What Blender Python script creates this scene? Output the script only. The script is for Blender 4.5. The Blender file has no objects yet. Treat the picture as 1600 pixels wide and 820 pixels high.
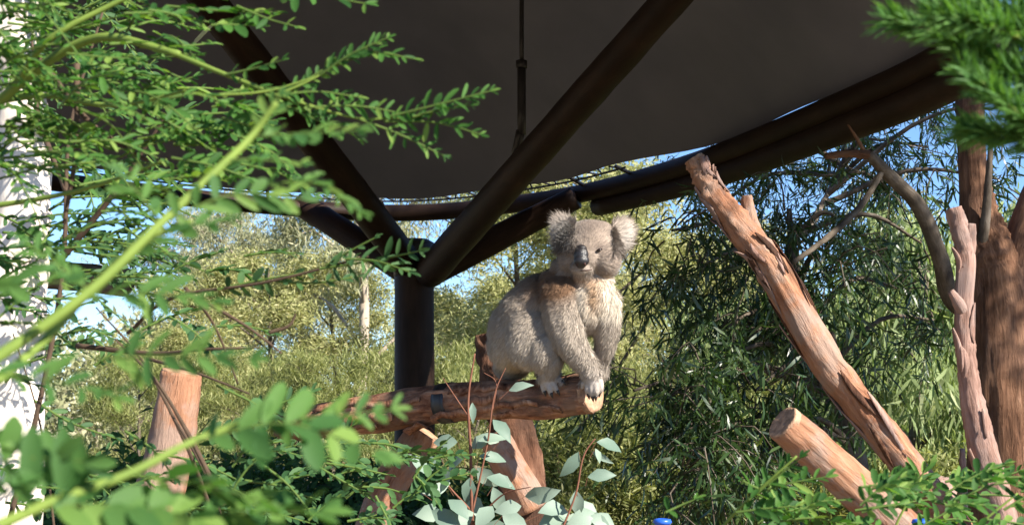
import bpy, bmesh, math, random
import numpy as np
from mathutils import Vector, Matrix, noise
R = math.radians
scene = bpy.context.scene
COL = scene.collection

# ------------------------------------------------------------------ camera
F = 2198.0            # focal length in photograph pixels (1600 wide)
CZ = 1.7              # eye height
HOR = 640.0           # row of the horizon
cam_d = bpy.data.cameras.new('camera')
cam = bpy.data.objects.new('camera', cam_d); COL.objects.link(cam)
cam.location = (0, 0, CZ); cam.rotation_euler = (R(90), 0, 0)
cam_d.sensor_width = 36.0; cam_d.lens = 36.0 * F / 1600.0
cam_d.shift_y = (HOR - 410.0) / 1600.0
cam_d.clip_start = 0.05; cam_d.clip_end = 3000
cam_d.dof.use_dof = True; cam_d.dof.focus_distance = 4.3; cam_d.dof.aperture_fstop = 13.0
scene.camera = cam

# ------------------------------------------------------------------ sky, sun, exposure
SUN_AZ, SUN_EL = 50.0, 34.0     # to the right of straight behind the camera
to_sun = Vector((math.sin(R(SUN_AZ)) * math.cos(R(SUN_EL)), -math.cos(R(SUN_AZ)) * math.cos(R(SUN_EL)), math.sin(R(SUN_EL))))
w = bpy.data.worlds.new('World'); scene.world = w; w.use_nodes = True
nt = w.node_tree; nt.nodes.clear()
wo = nt.nodes.new('ShaderNodeOutputWorld'); bg = nt.nodes.new('ShaderNodeBackground'); sky = nt.nodes.new('ShaderNodeTexSky')
sky.sky_type = 'NISHITA'; sky.sun_disc = False
sky.sun_elevation = R(SUN_EL); sky.sun_rotation = math.atan2(to_sun.x, to_sun.y)
sky.altitude = 1500; sky.air_density = 0.9; sky.dust_density = 0.0; sky.ozone_density = 6.0
bg.inputs['Strength'].default_value = 0.085
nt.links.new(sky.outputs[0], bg.inputs[0]); nt.links.new(bg.outputs[0], wo.inputs[0])
sl = bpy.data.lights.new('sun', 'SUN'); sl.energy = 5.0; sl.angle = R(0.5); sl.color = (1.0, 0.93, 0.82)
so = bpy.data.objects.new('sun', sl); COL.objects.link(so)
so.rotation_euler = to_sun.to_track_quat('Z', 'Y').to_euler(); so.location = to_sun * 40
vs = scene.view_settings
vs.view_transform = 'Standard'; vs.look = 'None'; vs.exposure = 1.5; vs.gamma = 1.0; vs.use_curve_mapping = False
scene.cycles.max_bounces = 8; scene.cycles.transparent_max_bounces = 8

# ------------------------------------------------------------------ helpers
rng = np.random.default_rng(7)
random.seed(7)

def P(u, v, d):
    "a point at depth d seen along a row and column of the photograph"
    return Vector(((u - 800.0) / F * d, d, CZ + (HOR - v) / F * d))

def tag(o, label=None, cat=None, group=None, kind=None):
    if label: o['label'] = label
    if cat: o['category'] = cat
    if group: o['group'] = group
    if kind: o['kind'] = kind
    return o

def empty(name, loc):
    o = bpy.data.objects.new(name, None); COL.objects.link(o); o.location = loc
    o.empty_display_size = 0.1
    return o

def copy_tree(o, parent=None):
    c = o.copy(); COL.objects.link(c); c.parent = parent
    for ch in o.children: copy_tree(ch, c)
    return c

def mesh_np(name, V, faces_flat, loop_tot, smooth=True):
    "mesh from numpy: V (n,3), flat loop vertex list, loops per face"
    me = bpy.data.meshes.new(name)
    V = np.asarray(V, np.float32); fl = np.asarray(faces_flat, np.int32); lt = np.asarray(loop_tot, np.int32)
    me.vertices.add(len(V)); me.vertices.foreach_set('co', V.ravel())
    me.loops.add(len(fl)); me.loops.foreach_set('vertex_index', fl)
    me.polygons.add(len(lt))
    st = np.zeros(len(lt), np.int32); st[1:] = np.cumsum(lt)[:-1]
    me.polygons.foreach_set('loop_start', st); me.polygons.foreach_set('loop_total', lt)
    if smooth: me.polygons.foreach_set('use_smooth', np.ones(len(lt), bool))
    me.update(calc_edges=True)
    return me

def set_attr(me, name, data, typ='FLOAT'):
    a = me.attributes.new(name, typ, 'POINT')
    key = {'FLOAT': 'value', 'FLOAT_VECTOR': 'vector', 'FLOAT_COLOR': 'color'}[typ]
    a.data.foreach_set(key, np.asarray(data, np.float32).ravel())

def catmull(pts, n):
    pts = [Vector(p) for p in pts]
    if len(pts) == 2:
        return [pts[0].lerp(pts[1], i / (n - 1)) for i in range(n)]
    q = [pts[0] * 2 - pts[1]] + pts + [pts[-1] * 2 - pts[-2]]
    out = []
    m = len(pts) - 1
    for i in range(n):
        t = i / (n - 1) * m; k = min(int(t), m - 1); f = t - k
        a, b, c, d = q[k], q[k + 1], q[k + 2], q[k + 3]
        h0, h, h1 = max((b - a).length, 1e-6), max((c - b).length, 1e-6), max((d - c).length, 1e-6)
        mb = ((c - b) / h * h0 + (b - a) / h0 * h) / (h0 + h) * h          # unequal spacing: no overshoot
        mc = ((d - c) / h1 * h + (c - b) / h * h1) / (h + h1) * h
        out.append(b * (2 * f ** 3 - 3 * f * f + 1) + mb * (f ** 3 - 2 * f * f + f) + c * (3 * f * f - 2 * f ** 3) + mc * (f ** 3 - f * f))
    return out

def interp(vals, t):
    if not isinstance(vals, (list, tuple)): return vals
    x = t * (len(vals) - 1); k = min(int(x), len(vals) - 2); f = x - k
    return vals[k] * (1 - f) + vals[k + 1] * f

def sawn_face(c, dr, r, parent, seed=0.0, bend=0.0):
    "a sawn end: concentric rings, slightly rough, with a chipped edge"
    dr = Vector(dr).normalized(); a = dr.orthogonal().normalized(); b = dr.cross(a); V = []; Fc = []; seg = 36; nr = 7
    for i in range(nr):
        q = [1.0, 1.0, .97, .8, .55, .28, .04][i]; h = [-.016, .002, .005, .004, .003, .004, .003][i]
        for j in range(seg):
            t = 2 * math.pi * j / seg; k = 1 + .07 * noise.noise((math.cos(t) * 1.6 + seed, math.sin(t) * 1.6, 4.0)) * (q > .5)
            V.append(tuple(c + (a * math.cos(t) + b * math.sin(t)) * (r * q * k) + dr * (h + .0022 * noise.noise((math.cos(t) * q * 4, math.sin(t) * q * 4, seed)))))
    for i in range(nr - 1):
        for j in range(seg):
            k = (j + 1) % seg; Fc += [i * seg + j, i * seg + k, (i + 1) * seg + k, (i + 1) * seg + j]
    n4 = len(Fc) // 4; Fc += [(nr - 1) * seg + j for j in range(seg)]
    me = mesh_np('cut_face', V, Fc, [4] * n4 + [seg], smooth=False)
    set_attr(me, 'bark', [(0, 0, 0)] * len(V), 'FLOAT_VECTOR')
    return link('cut_face', me, parent, M['cut_wood'])

class MB:
    "collects tubes into one mesh"
    def __init__(s): s.V = []; s.F = []; s.B = []
    def tube(s, pts, rad, n=12, seg=10, bump=0.0, ridge=0.0, seed=0.0, cap=True, wob=0.0, rfreq=2.2):
        c = catmull(pts, n)
        base = len(s.V)
        t0 = (c[1] - c[0]).normalized()
        a = t0.orthogonal().normalized()
        L = 0.0
        for i, p in enumerate(c):
            t = (c[min(i + 1, n - 1)] - c[max(i - 1, 0)]).normalized()
            a = (a - t * a.dot(t)).normalized(); b = t.cross(a)
            if i: L += (c[i] - c[i - 1]).length
            r = interp(rad, i / (n - 1))
            if wob:
                p = p + (a * noise.noise((L * 6, seed, 1.3)) + b * noise.noise((L * 6, seed, 7.9))) * wob
            for j in range(seg):
                th = 2 * math.pi * j / seg + (.9 * noise.noise((L * 2.2 / max(r * 16, .05), seed, 2.2)) if ridge else 0)
                cx, sy = math.cos(th), math.sin(th)
                rr = r
                if bump:
                    rr += bump * noise.noise((cx * 1.5 + seed, sy * 1.5, L / max(r, .01) * .5))
                if ridge:
                    k = noise.noise((cx * rfreq + seed * 3, sy * rfreq, L / max(r, .01) * .16))
                    k2 = noise.noise((cx * rfreq * 2.3 + seed, sy * rfreq * 2.3, L / max(r, .01) * .3 + 9))
                    k3 = noise.noise((cx * 3.1 + seed, sy * 3.1 + 5, L / max(r, .01) * .9))
                    rr += ridge * (abs(k) * 1.5 - .35 + .5 * abs(k2) + .45 * k3)
                s.V.append(p + a * (cx * rr) + b * (sy * rr))
                s.B.append((cx * r, sy * r, L + seed))
        for i in range(n - 1):
            for j in range(seg):
                k = (j + 1) % seg
                s.F.append((base + i * seg + j, base + i * seg + k, base + (i + 1) * seg + k, base + (i + 1) * seg + j))
        if cap:
            s.F.append(tuple(base + j for j in reversed(range(seg))))
            s.F.append(tuple(base + (n - 1) * seg + j for j in range(seg)))
        return c
    def mesh(s, name):
        fl = [i for f in s.F for i in f]
        me = mesh_np(name, [tuple(v) for v in s.V], fl, [len(f) for f in s.F])
        set_attr(me, 'bark', s.B, 'FLOAT_VECTOR')
        return me
    def build(s, name, mat, parent=None):
        return link(name, s.mesh(name), parent, mat)

# link() with a translated parent: keep vertices in world space
def link(name, me, parent=None, mats=()):
    o = bpy.data.objects.new(name, me); COL.objects.link(o)
    for m in (mats if isinstance(mats, (list, tuple)) else [mats]):
        if m is not None: me.materials.append(m)
    if parent is not None:
        o.parent = parent
        root = parent.parent if parent.parent is not None else parent
        base = root.location if root.type == 'EMPTY' else Vector((0, 0, 0))
        if parent.type == 'EMPTY': o.location = -base
    return o

# ------------------------------------------------------------------ materials
def ramp(nt, stops):
    r = nt.nodes.new('ShaderNodeValToRGB'); e = r.color_ramp.elements
    while len(e) < len(stops): e.new(0.5)
    for k, (p, c) in enumerate(stops): e[k].position = p; e[k].color = (*c, 1)
    return r

def bark_mat(name, stops, along=7.0, across=60.0, bump=0.5, rough=0.85, dist=0.01, patch=None, crack=1.0):
    m = bpy.data.materials.new(name); m.use_nodes = True; nt = m.node_tree; N = nt.nodes; Lk = nt.links
    bs = N['Principled BSDF']; bs.inputs['Roughness'].default_value = rough; bs.inputs['Specular IOR Level'].default_value = 0.15
    at = N.new('ShaderNodeAttribute'); at.attribute_name = 'bark'
    def mapped(sx, sz, node):
        mp = N.new('ShaderNodeMapping'); mp.inputs['Scale'].default_value = (sx, sx, sz); Lk.new(at.outputs['Vector'], mp.inputs['Vector']); Lk.new(mp.outputs[0], node.inputs['Vector'])
    def math_(op, a, b):
        n = N.new('ShaderNodeMath'); n.operation = op
        for i, x in enumerate((a, b)):
            if isinstance(x, float): n.inputs[i].default_value = x
            else: Lk.new(x, n.inputs[i])
        return n.outputs[0]
    n1 = N.new('ShaderNodeTexNoise'); n1.inputs['Scale'].default_value = 1.0; n1.inputs['Detail'].default_value = 9; n1.inputs['Roughness'].default_value = .7; n1.inputs['Distortion'].default_value = .6
    mapped(across, along * 1.6, n1)
    n2 = N.new('ShaderNodeTexNoise'); n2.inputs['Scale'].default_value = 1.0; n2.inputs['Detail'].default_value = 5; n2.inputs['Distortion'].default_value = .4
    mapped(across * .2, along * 1.0, n2)
    n3 = N.new('ShaderNodeTexNoise'); n3.noise_type = 'RIDGED_MULTIFRACTAL'; n3.inputs['Scale'].default_value = 1.0; n3.inputs['Detail'].default_value = 4; n3.inputs['Distortion'].default_value = .5
    mapped(across * .45, along * .55, n3)
    h = math_('ADD', math_('MULTIPLY', n1.outputs['Fac'], .5), math_('MULTIPLY', n2.outputs['Fac'], .5))
    cr = ramp(nt, stops); Lk.new(h, cr.inputs[0])
    col = cr.outputs[0]
    if patch:
        n4 = N.new('ShaderNodeTexNoise'); n4.inputs['Scale'].default_value = 1.0; n4.inputs['Detail'].default_value = 6; n4.inputs['Roughness'].default_value = .65; mapped(across * .13, along * 1.3, n4)
        pr = ramp(nt, [(.47, (0, 0, 0)), (.60, (1, 1, 1))]); Lk.new(n4.outputs['Fac'], pr.inputs[0])
        mx = N.new('ShaderNodeMix'); mx.data_type = 'RGBA'; Lk.new(math_('MULTIPLY', pr.outputs[0], .75), mx.inputs[0]); Lk.new(col, mx.inputs[6]); mx.inputs[7].default_value = (*patch, 1); col = mx.outputs[2]
    ck = ramp(nt, [(.0, (.10, .07, .06)), (.05, (1, 1, 1))]); 
    thr = math_('SUBTRACT', 1.28, n3.outputs['Fac']) if False else n3.outputs['Fac']
    ck = ramp(nt, [(.0, (1, 1, 1)), (.72, (1, 1, 1)), (.95, (.22, .16, .14))]); Lk.new(math_('MULTIPLY', thr, .62), ck.inputs[0])
    mk = N.new('ShaderNodeMix'); mk.data_type = 'RGBA'; mk.blend_type = 'MULTIPLY'; mk.inputs[0].default_value = crack; Lk.new(col, mk.inputs[6]); Lk.new(ck.outputs[0], mk.inputs[7])
    Lk.new(mk.outputs[2], bs.inputs['Base Color'])
    hh = math_('SUBTRACT', math_('ADD', n1.outputs['Fac'], n2.outputs['Fac']), math_('MULTIPLY', n3.outputs['Fac'], .5))
    bp = N.new('ShaderNodeBump'); bp.inputs['Strength'].default_value = bump; bp.inputs['Distance'].default_value = dist
    Lk.new(hh, bp.inputs['Height']); Lk.new(bp.outputs[0], bs.inputs['Normal'])
    return m

def leaf_mat(name, dark, light, trans=None, tfac=0.35, rough=0.6, spec=0.22, objrand=True, tip=None):
    m = bpy.data.materials.new(name); m.use_nodes = True; nt = m.node_tree; N = nt.nodes; Lk = nt.links
    bs = N['Principled BSDF']; out = N['Material Output']
    at = N.new('ShaderNodeAttribute'); at.attribute_name = 'rnd'
    ob = N.new('ShaderNodeObjectInfo')
    ad = N.new('ShaderNodeMath'); ad.operation = 'ADD'; Lk.new(at.outputs['Fac'], ad.inputs[0])
    ml = N.new('ShaderNodeMath'); ml.operation = 'MULTIPLY'; ml.inputs[1].default_value = 1.0 if objrand else 0.25
    Lk.new(ob.outputs['Random'], ml.inputs[0]); Lk.new(ml.outputs[0], ad.inputs[1])
    fr = N.new('ShaderNodeMath'); fr.operation = 'FRACT'; Lk.new(ad.outputs[0], fr.inputs[0])
    stops = [(0, dark), (.75, light)]
    if tip: stops.append((1.0, tip))
    cr = ramp(nt, stops); Lk.new(fr.outputs[0], cr.inputs[0])
    no = N.new('ShaderNodeTexNoise'); no.inputs['Scale'].default_value = 60; no.inputs['Detail'].default_value = 3
    tc = N.new('ShaderNodeTexCoord'); Lk.new(tc.outputs['Object'], no.inputs['Vector'])
    hs = N.new('ShaderNodeHueSaturation'); Lk.new(cr.outputs[0], hs.inputs['Color'])
    mr = N.new('ShaderNodeMapRange'); mr.inputs['To Min'].default_value = .75; mr.inputs['To Max'].default_value = 1.25
    Lk.new(no.outputs['Fac'], mr.inputs[0]); Lk.new(mr.outputs[0], hs.inputs['Value'])
    Lk.new(hs.outputs[0], bs.inputs['Base Color'])
    bs.inputs['Roughness'].default_value = rough; bs.inputs['Specular IOR Level'].default_value = spec
    tr = N.new('ShaderNodeBsdfTranslucent')
    tm = N.new('ShaderNodeMix'); tm.data_type = 'RGBA'; tm.blend_type = 'MULTIPLY'; tm.inputs[0].default_value = 1.0
    Lk.new(hs.outputs[0], tm.inputs[6]); tm.inputs[7].default_value = (*(trans or (1.5, 1.5, .6)), 1)
    Lk.new(tm.outputs[2], tr.inputs['Color'])
    ms = N.new('ShaderNodeMixShader'); ms.inputs[0].default_value = tfac
    Lk.new(bs.outputs[0], ms.inputs[1]); Lk.new(tr.outputs[0], ms.inputs[2]); Lk.new(ms.outputs[0], out.inputs['Surface'])
    return m

def plain_mat(name, col, rough=0.7, spec=0.3, nscale=20, var=0.25, bump=0.0):
    m = bpy.data.materials.new(name); m.use_nodes = True; nt = m.node_tree; N = nt.nodes; Lk = nt.links
    bs = N['Principled BSDF']; bs.inputs['Roughness'].default_value = rough; bs.inputs['Specular IOR Level'].default_value = spec
    tc = N.new('ShaderNodeTexCoord'); no = N.new('ShaderNodeTexNoise'); no.inputs['Scale'].default_value = nscale; no.inputs['Detail'].default_value = 6
    Lk.new(tc.outputs['Object'], no.inputs['Vector'])
    a = tuple(c * (1 - var) for c in col); b = tuple(min(1, c * (1 + var)) for c in col)
    cr = ramp(nt, [(.3, a), (.7, b)]); Lk.new(no.outputs['Fac'], cr.inputs[0]); Lk.new(cr.outputs[0], bs.inputs['Base Color'])
    if bump:
        bp = N.new('ShaderNodeBump'); bp.inputs['Strength'].default_value = bump; bp.inputs['Distance'].default_value = .01
        Lk.new(no.outputs['Fac'], bp.inputs['Height']); Lk.new(bp.outputs[0], bs.inputs['Normal'])
    return m

M = {}
M['red_bark'] = bark_mat('red_bark', [(.34, (.03, .012, .007)), (.43, (.17, .07, .04)), (.52, (.36, .18, .11)), (.66, (.56, .36, .25))], along=9, across=60, bump=1.0, dist=.014, patch=(.17, .105, .075))
M['pale_red_wood'] = bark_mat('pale_red_wood', [(.32, (.09, .035, .02)), (.43, (.25, .115, .065)), (.55, (.36, .185, .11)), (.70, (.48, .29, .19))], along=5, across=60, bump=1.0, dist=.014, patch=(.30, .225, .185))
M['grey_pink_wood'] = bark_mat('grey_pink_wood', [(.32, (.07, .038, .03)), (.44, (.22, .13, .10)), (.57, (.34, .215, .175)), (.72, (.46, .34, .29))], along=5, across=90, bump=.8, patch=(.26, .19, .165))
M['brown_bark'] = bark_mat('brown_bark', [(.32, (.035, .017, .010)), (.45, (.14, .07, .04)), (.58, (.24, .13, .078)), (.72, (.34, .21, .14))], along=4, across=55, bump=1.0, dist=.02, patch=(.11, .06, .04))
M['grey_bark'] = bark_mat('grey_bark', [(.3, (.03, .024, .02)), (.5, (.10, .08, .06)), (.7, (.20, .17, .14))], along=10, across=60)
M['white_bark'] = bark_mat('white_bark', [(.28, (.36, .27, .2)), (.45, (.66, .58, .5)), (.7, (.82, .77, .71))], along=3, across=10, bump=.25, crack=.3)
M['gum_bark'] = bark_mat('gum_bark', [(.28, (.16, .12, .09)), (.45, (.34, .28, .22)), (.7, (.50, .44, .37))], along=3, across=14, bump=.3, crack=.4)
M['darkened_red_bark'] = bark_mat('darkened_red_bark', [(.34, (.014, .007, .005)), (.44, (.06, .027, .016)), (.54, (.13, .062, .038)), (.66, (.25, .14, .09))], along=6, across=45, bump=1.0, dist=.02, patch=(.05, .028, .02))  # support stump's shade is put into this dark tone; also colours dark bark strips
M['pole'] = bark_mat('dark_stained_pole', [(.3, (.010, .006, .004)), (.5, (.022, .012, .008)), (.68, (.04, .022, .014)), (.8, (.11, .055, .03))], along=3, across=26, bump=.25, rough=.6)
M['green_stem'] = bark_mat('green_stem', [(.3, (.08, .13, .025)), (.6, (.15, .21, .04)), (.8, (.22, .20, .07))], along=20, across=100, bump=.1, rough=.6)
M['rachis'] = bark_mat('green_rachis', [(.3, (.05, .09, .02)), (.6, (.09, .14, .03)), (.8, (.13, .14, .05))], along=20, across=100, bump=.1, rough=.6)
M['brown_stem'] = bark_mat('brown_stem', [(.3, (.03, .02, .014)), (.6, (.09, .06, .04)), (.8, (.17, .12, .08))], along=25, across=150, bump=.3)
M['red_stem'] = bark_mat('red_stem', [(.3, (.09, .035, .022)), (.6, (.19, .085, .055)), (.8, (.27, .15, .09))], along=25, across=150, bump=.1)
M['leaf_bright'] = leaf_mat('leaf_bright_green', (.018, .062, .012), (.06, .15, .027), trans=(1.35, 1.6, .55), tfac=.38, tip=(.16, .24, .05))
M['leaf_near'] = leaf_mat('leaf_near_green', (.04, .11, .028), (.085, .175, .04), trans=(1.35, 1.55, .7), tfac=.42, tip=(.16, .25, .055))
M['leaf_under'] = leaf_mat('leaf_understorey_green', (.02, .06, .022), (.055, .12, .04), trans=(1.5, 1.6, .6), tfac=.3)
M['leaf_grey'] = leaf_mat('leaf_blue_grey', (.12, .18, .14), (.24, .31, .25), trans=(1.0, 1.2, .8), tfac=.22, rough=.5)
M['leaf_dark'] = leaf_mat('leaf_dark_narrow', (.009, .026, .010), (.028, .060, .016), trans=(1.6, 1.7, .6), tfac=.25, rough=.38, spec=.5, objrand=False, tip=(.08, .12, .035))
M['leaf_wattle'] = leaf_mat('leaf_yellow_green', (.20, .22, .085), (.38, .39, .17), trans=(1.15, 1.15, .7), tfac=.42, objrand=False, tip=(.55, .51, .28))  # pale dusty leaves, with distance haze put into the colour as well
M['leaf_gum'] = leaf_mat('leaf_gum_olive', (.19, .21, .12), (.36, .37, .22), trans=(1.15, 1.15, .8), tfac=.38, objrand=False, tip=(.52, .48, .33))
M['leaf_droop'] = leaf_mat('leaf_drooping_green', (.13, .18, .07), (.26, .32, .14), trans=(1.25, 1.3, .7), tfac=.42, objrand=False, tip=(.46, .48, .30))
M['leaf_needle'] = leaf_mat('leaf_needle_green', (.045, .12, .03), (.10, .21, .05), trans=(1.5, 1.6, .6), tfac=.35, objrand=False)
M['leaf_shrub'] = leaf_mat('leaf_shrub_green', (.10, .13, .04), (.25, .27, .095), trans=(1.3, 1.3, .6), tfac=.4, objrand=False, tip=(.42, .42, .21))
M['cut_wood'] = plain_mat('cut_wood', (.33, .20, .125), nscale=45, var=.5, bump=.8)
M['metal'] = plain_mat('dark_metal', (.02, .018, .018), rough=.45, spec=.5)
M['blue'] = plain_mat('blue_plastic', (.02, .10, .5), rough=.35, spec=.5, var=.1)
M['rope'] = plain_mat('rope', (.03, .03, .035))

# ------------------------------------------------------------------ leaf meshes
def tmpl(kind):
    if kind == 'diamond':
        V = [(0, 0, 0), (.45, .5, .06), (1, 0, -.06), (.45, -.5, .06)]; Fc = [(0, 3, 2, 1)]
    elif kind == 'sickle':        # narrow curved leaf
        V = [(0, 0, 0), (.3, .5, .02), (.3, -.42, .02), (.68, .75, -.03), (.68, .0, -.03), (1, .55, -.14)]
        Fc = [(0, 2, 1), (1, 2, 4, 3), (3, 4, 5)]
    elif kind == 'oblong':        # leaflet with a folded midrib and a rounded end
        V = [(0, 0, 0), (.15, .33, .05), (.45, .5, .07), (.8, .42, .04), (.98, .14, -.03), (1.0, 0, -.05), (.98, -.14, -.03), (.8, -.42, .04), (.45, -.5, .07), (.15, -.33, .05),
             (.15, 0, 0), (.45, 0, .0), (.8, 0, -.03)]
        Fc = [(0, 10, 1), (1, 10, 11, 2), (2, 11, 12, 3), (3, 12, 5, 4), (0, 9, 10), (9, 8, 11, 10), (8, 7, 12, 11), (7, 6, 5, 12)]
    elif kind == 'gumleaf':       # broad pointed juvenile gum leaf
        V = [(0, 0, 0), (.12, .22, .03), (.35, .5, .10), (.62, .44, .07), (.85, .2, -.02), (1, .02, -.12), (.85, -.17, -.02), (.62, -.38, .05), (.35, -.47, .08), (.12, -.2, .03),
             (.12, 0, 0), (.35, 0, .03), (.62, 0, .0), (.85, 0, -.06)]
        Fc = [(0, 10, 1), (1, 10, 11, 2), (2, 11, 12, 3), (3, 12, 13, 4), (4, 13, 5), (0, 9, 10), (9, 8, 11, 10), (8, 7, 12, 11), (7, 6, 13, 12), (6, 5, 13)]
    return np.array(V, float), Fc

def leaves_mesh(name, kind, pos, dirs, nrm, L, W, rnd):
    T, Fc = tmpl(kind); k = len(T); n = len(pos)
    dirs = dirs / np.linalg.norm(dirs, axis=1, keepdims=True)
    nrm = nrm - dirs * np.sum(nrm * dirs, axis=1, keepdims=True)
    nl = np.linalg.norm(nrm, axis=1, keepdims=True); nrm = nrm / np.maximum(nl, 1e-6)
    b = np.cross(nrm, dirs)
    L = np.broadcast_to(L, n); W = np.broadcast_to(W, n)
    V = pos[:, None, :] + (T[None, :, 0, None] * L[:, None, None]) * dirs[:, None, :] \
        + (T[None, :, 1, None] * W[:, None, None]) * b[:, None, :] + (T[None, :, 2, None] * L[:, None, None]) * nrm[:, None, :]
    fl = np.array([i for f in Fc for i in f]); lt = np.array([len(f) for f in Fc])
    allf = (fl[None, :] + (np.arange(n) * k)[:, None]).ravel()
    me = mesh_np(name, V.reshape(-1, 3), allf, np.tile(lt, n))
    set_attr(me, 'rnd', np.repeat(rnd, k))
    return me

def unit_leaf(name, kind, wl=1.0):
    T, Fc = tmpl(kind)
    me = mesh_np(name, T * np.array([1, 1, 1]), [i for f in Fc for i in f], [len(f) for f in Fc])
    return me

def rvec(n, s=1.0): return rng.normal(0, s, (n, 3))

# ================================================================== SETTING
def ground():
    # one sheet to the horizon, gently uneven near by
    n = 90
    g = np.concatenate([np.linspace(-30, 30, n)])
    xs = np.concatenate([[-1500, -400, -120, -60], g, [60, 120, 400, 1500]])
    ys = np.concatenate([[-200, -60], np.linspace(-10, 60, n), [120, 400, 2500]])
    V = []
    for y in ys:
        for x in xs:
            z = .06 * noise.noise((x * .6, y * .6, 0)) + .03 * noise.noise((x * 2, y * 2, 3)) if abs(x) < 31 and -11 < y < 61 else 0
            V.append((x, y, z - .05))
    nx = len(xs); Fc = []
    for j in range(len(ys) - 1):
        for i in range(nx - 1):
            Fc += [j * nx + i, j * nx + i + 1, (j + 1) * nx + i + 1, (j + 1) * nx + i]
    me = mesh_np('ground', V, Fc, [4] * (len(Fc) // 4))
    m = bpy.data.materials.new('leaf_litter_ground'); m.use_nodes = True; nt = m.node_tree; N = nt.nodes; Lk = nt.links
    bs = N['Principled BSDF']; bs.inputs['Roughness'].default_value = .95
    tc = N.new('ShaderNodeTexCoord')
    n1 = N.new('ShaderNodeTexNoise'); n1.inputs['Scale'].default_value = .6; n1.inputs['Detail'].default_value = 8
    n2 = N.new('ShaderNodeTexNoise'); n2.inputs['Scale'].default_value = 18; n2.inputs['Detail'].default_value = 8
    Lk.new(tc.outputs['Object'], n1.inputs['Vector']); Lk.new(tc.outputs['Object'], n2.inputs['Vector'])
    ad = N.new('ShaderNodeMath'); ad.operation = 'MULTIPLY_ADD'; ad.inputs[1].default_value = .5
    ml = N.new('ShaderNodeMath'); ml.operation = 'MULTIPLY'; ml.inputs[1].default_value = .5
    Lk.new(n2.outputs['Fac'], ml.inputs[0]); Lk.new(n1.outputs['Fac'], ad.inputs[0]); Lk.new(ml.outputs[0], ad.inputs[2])
    cr = ramp(nt, [(.35, (.09, .06, .035)), (.5, (.22, .16, .10)), (.62, (.20, .19, .08)), (.75, (.36, .30, .22))])
    Lk.new(ad.outputs[0], cr.inputs[0]); Lk.new(cr.outputs[0], bs.inputs['Base Color'])
    bp = N.new('ShaderNodeBump'); bp.inputs['Strength'].default_value = .6; bp.inputs['Distance'].default_value = .03
    Lk.new(n2.outputs['Fac'], bp.inputs['Height']); Lk.new(bp.outputs[0], bs.inputs['Normal'])
    tag(link('ground', me, None, m), 'brown leaf-litter ground with sparse green growth', kind='structure')
    # pale gravel path winding behind the undergrowth
    V = []; Fc = []
    for i in range(40):
        t = i / 39; x = -14 + 26 * t; y = 15 + 3 * math.sin(t * 4) - 3 * t
        for s in (-.9, .9): V.append((x + .2 * s, y + s * (1 + .1 * math.sin(i)), .03))
        if i: k = 2 * i; Fc += [k - 2, k, k + 1, k - 1]
    me = mesh_np('path', V, Fc, [4] * (len(Fc) // 4))
    tag(link('path', me, None, plain_mat('pale_gravel', (.55, .50, .44), rough=.95, nscale=40, var=.3, bump=.4)), kind='structure')
ground()

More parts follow.
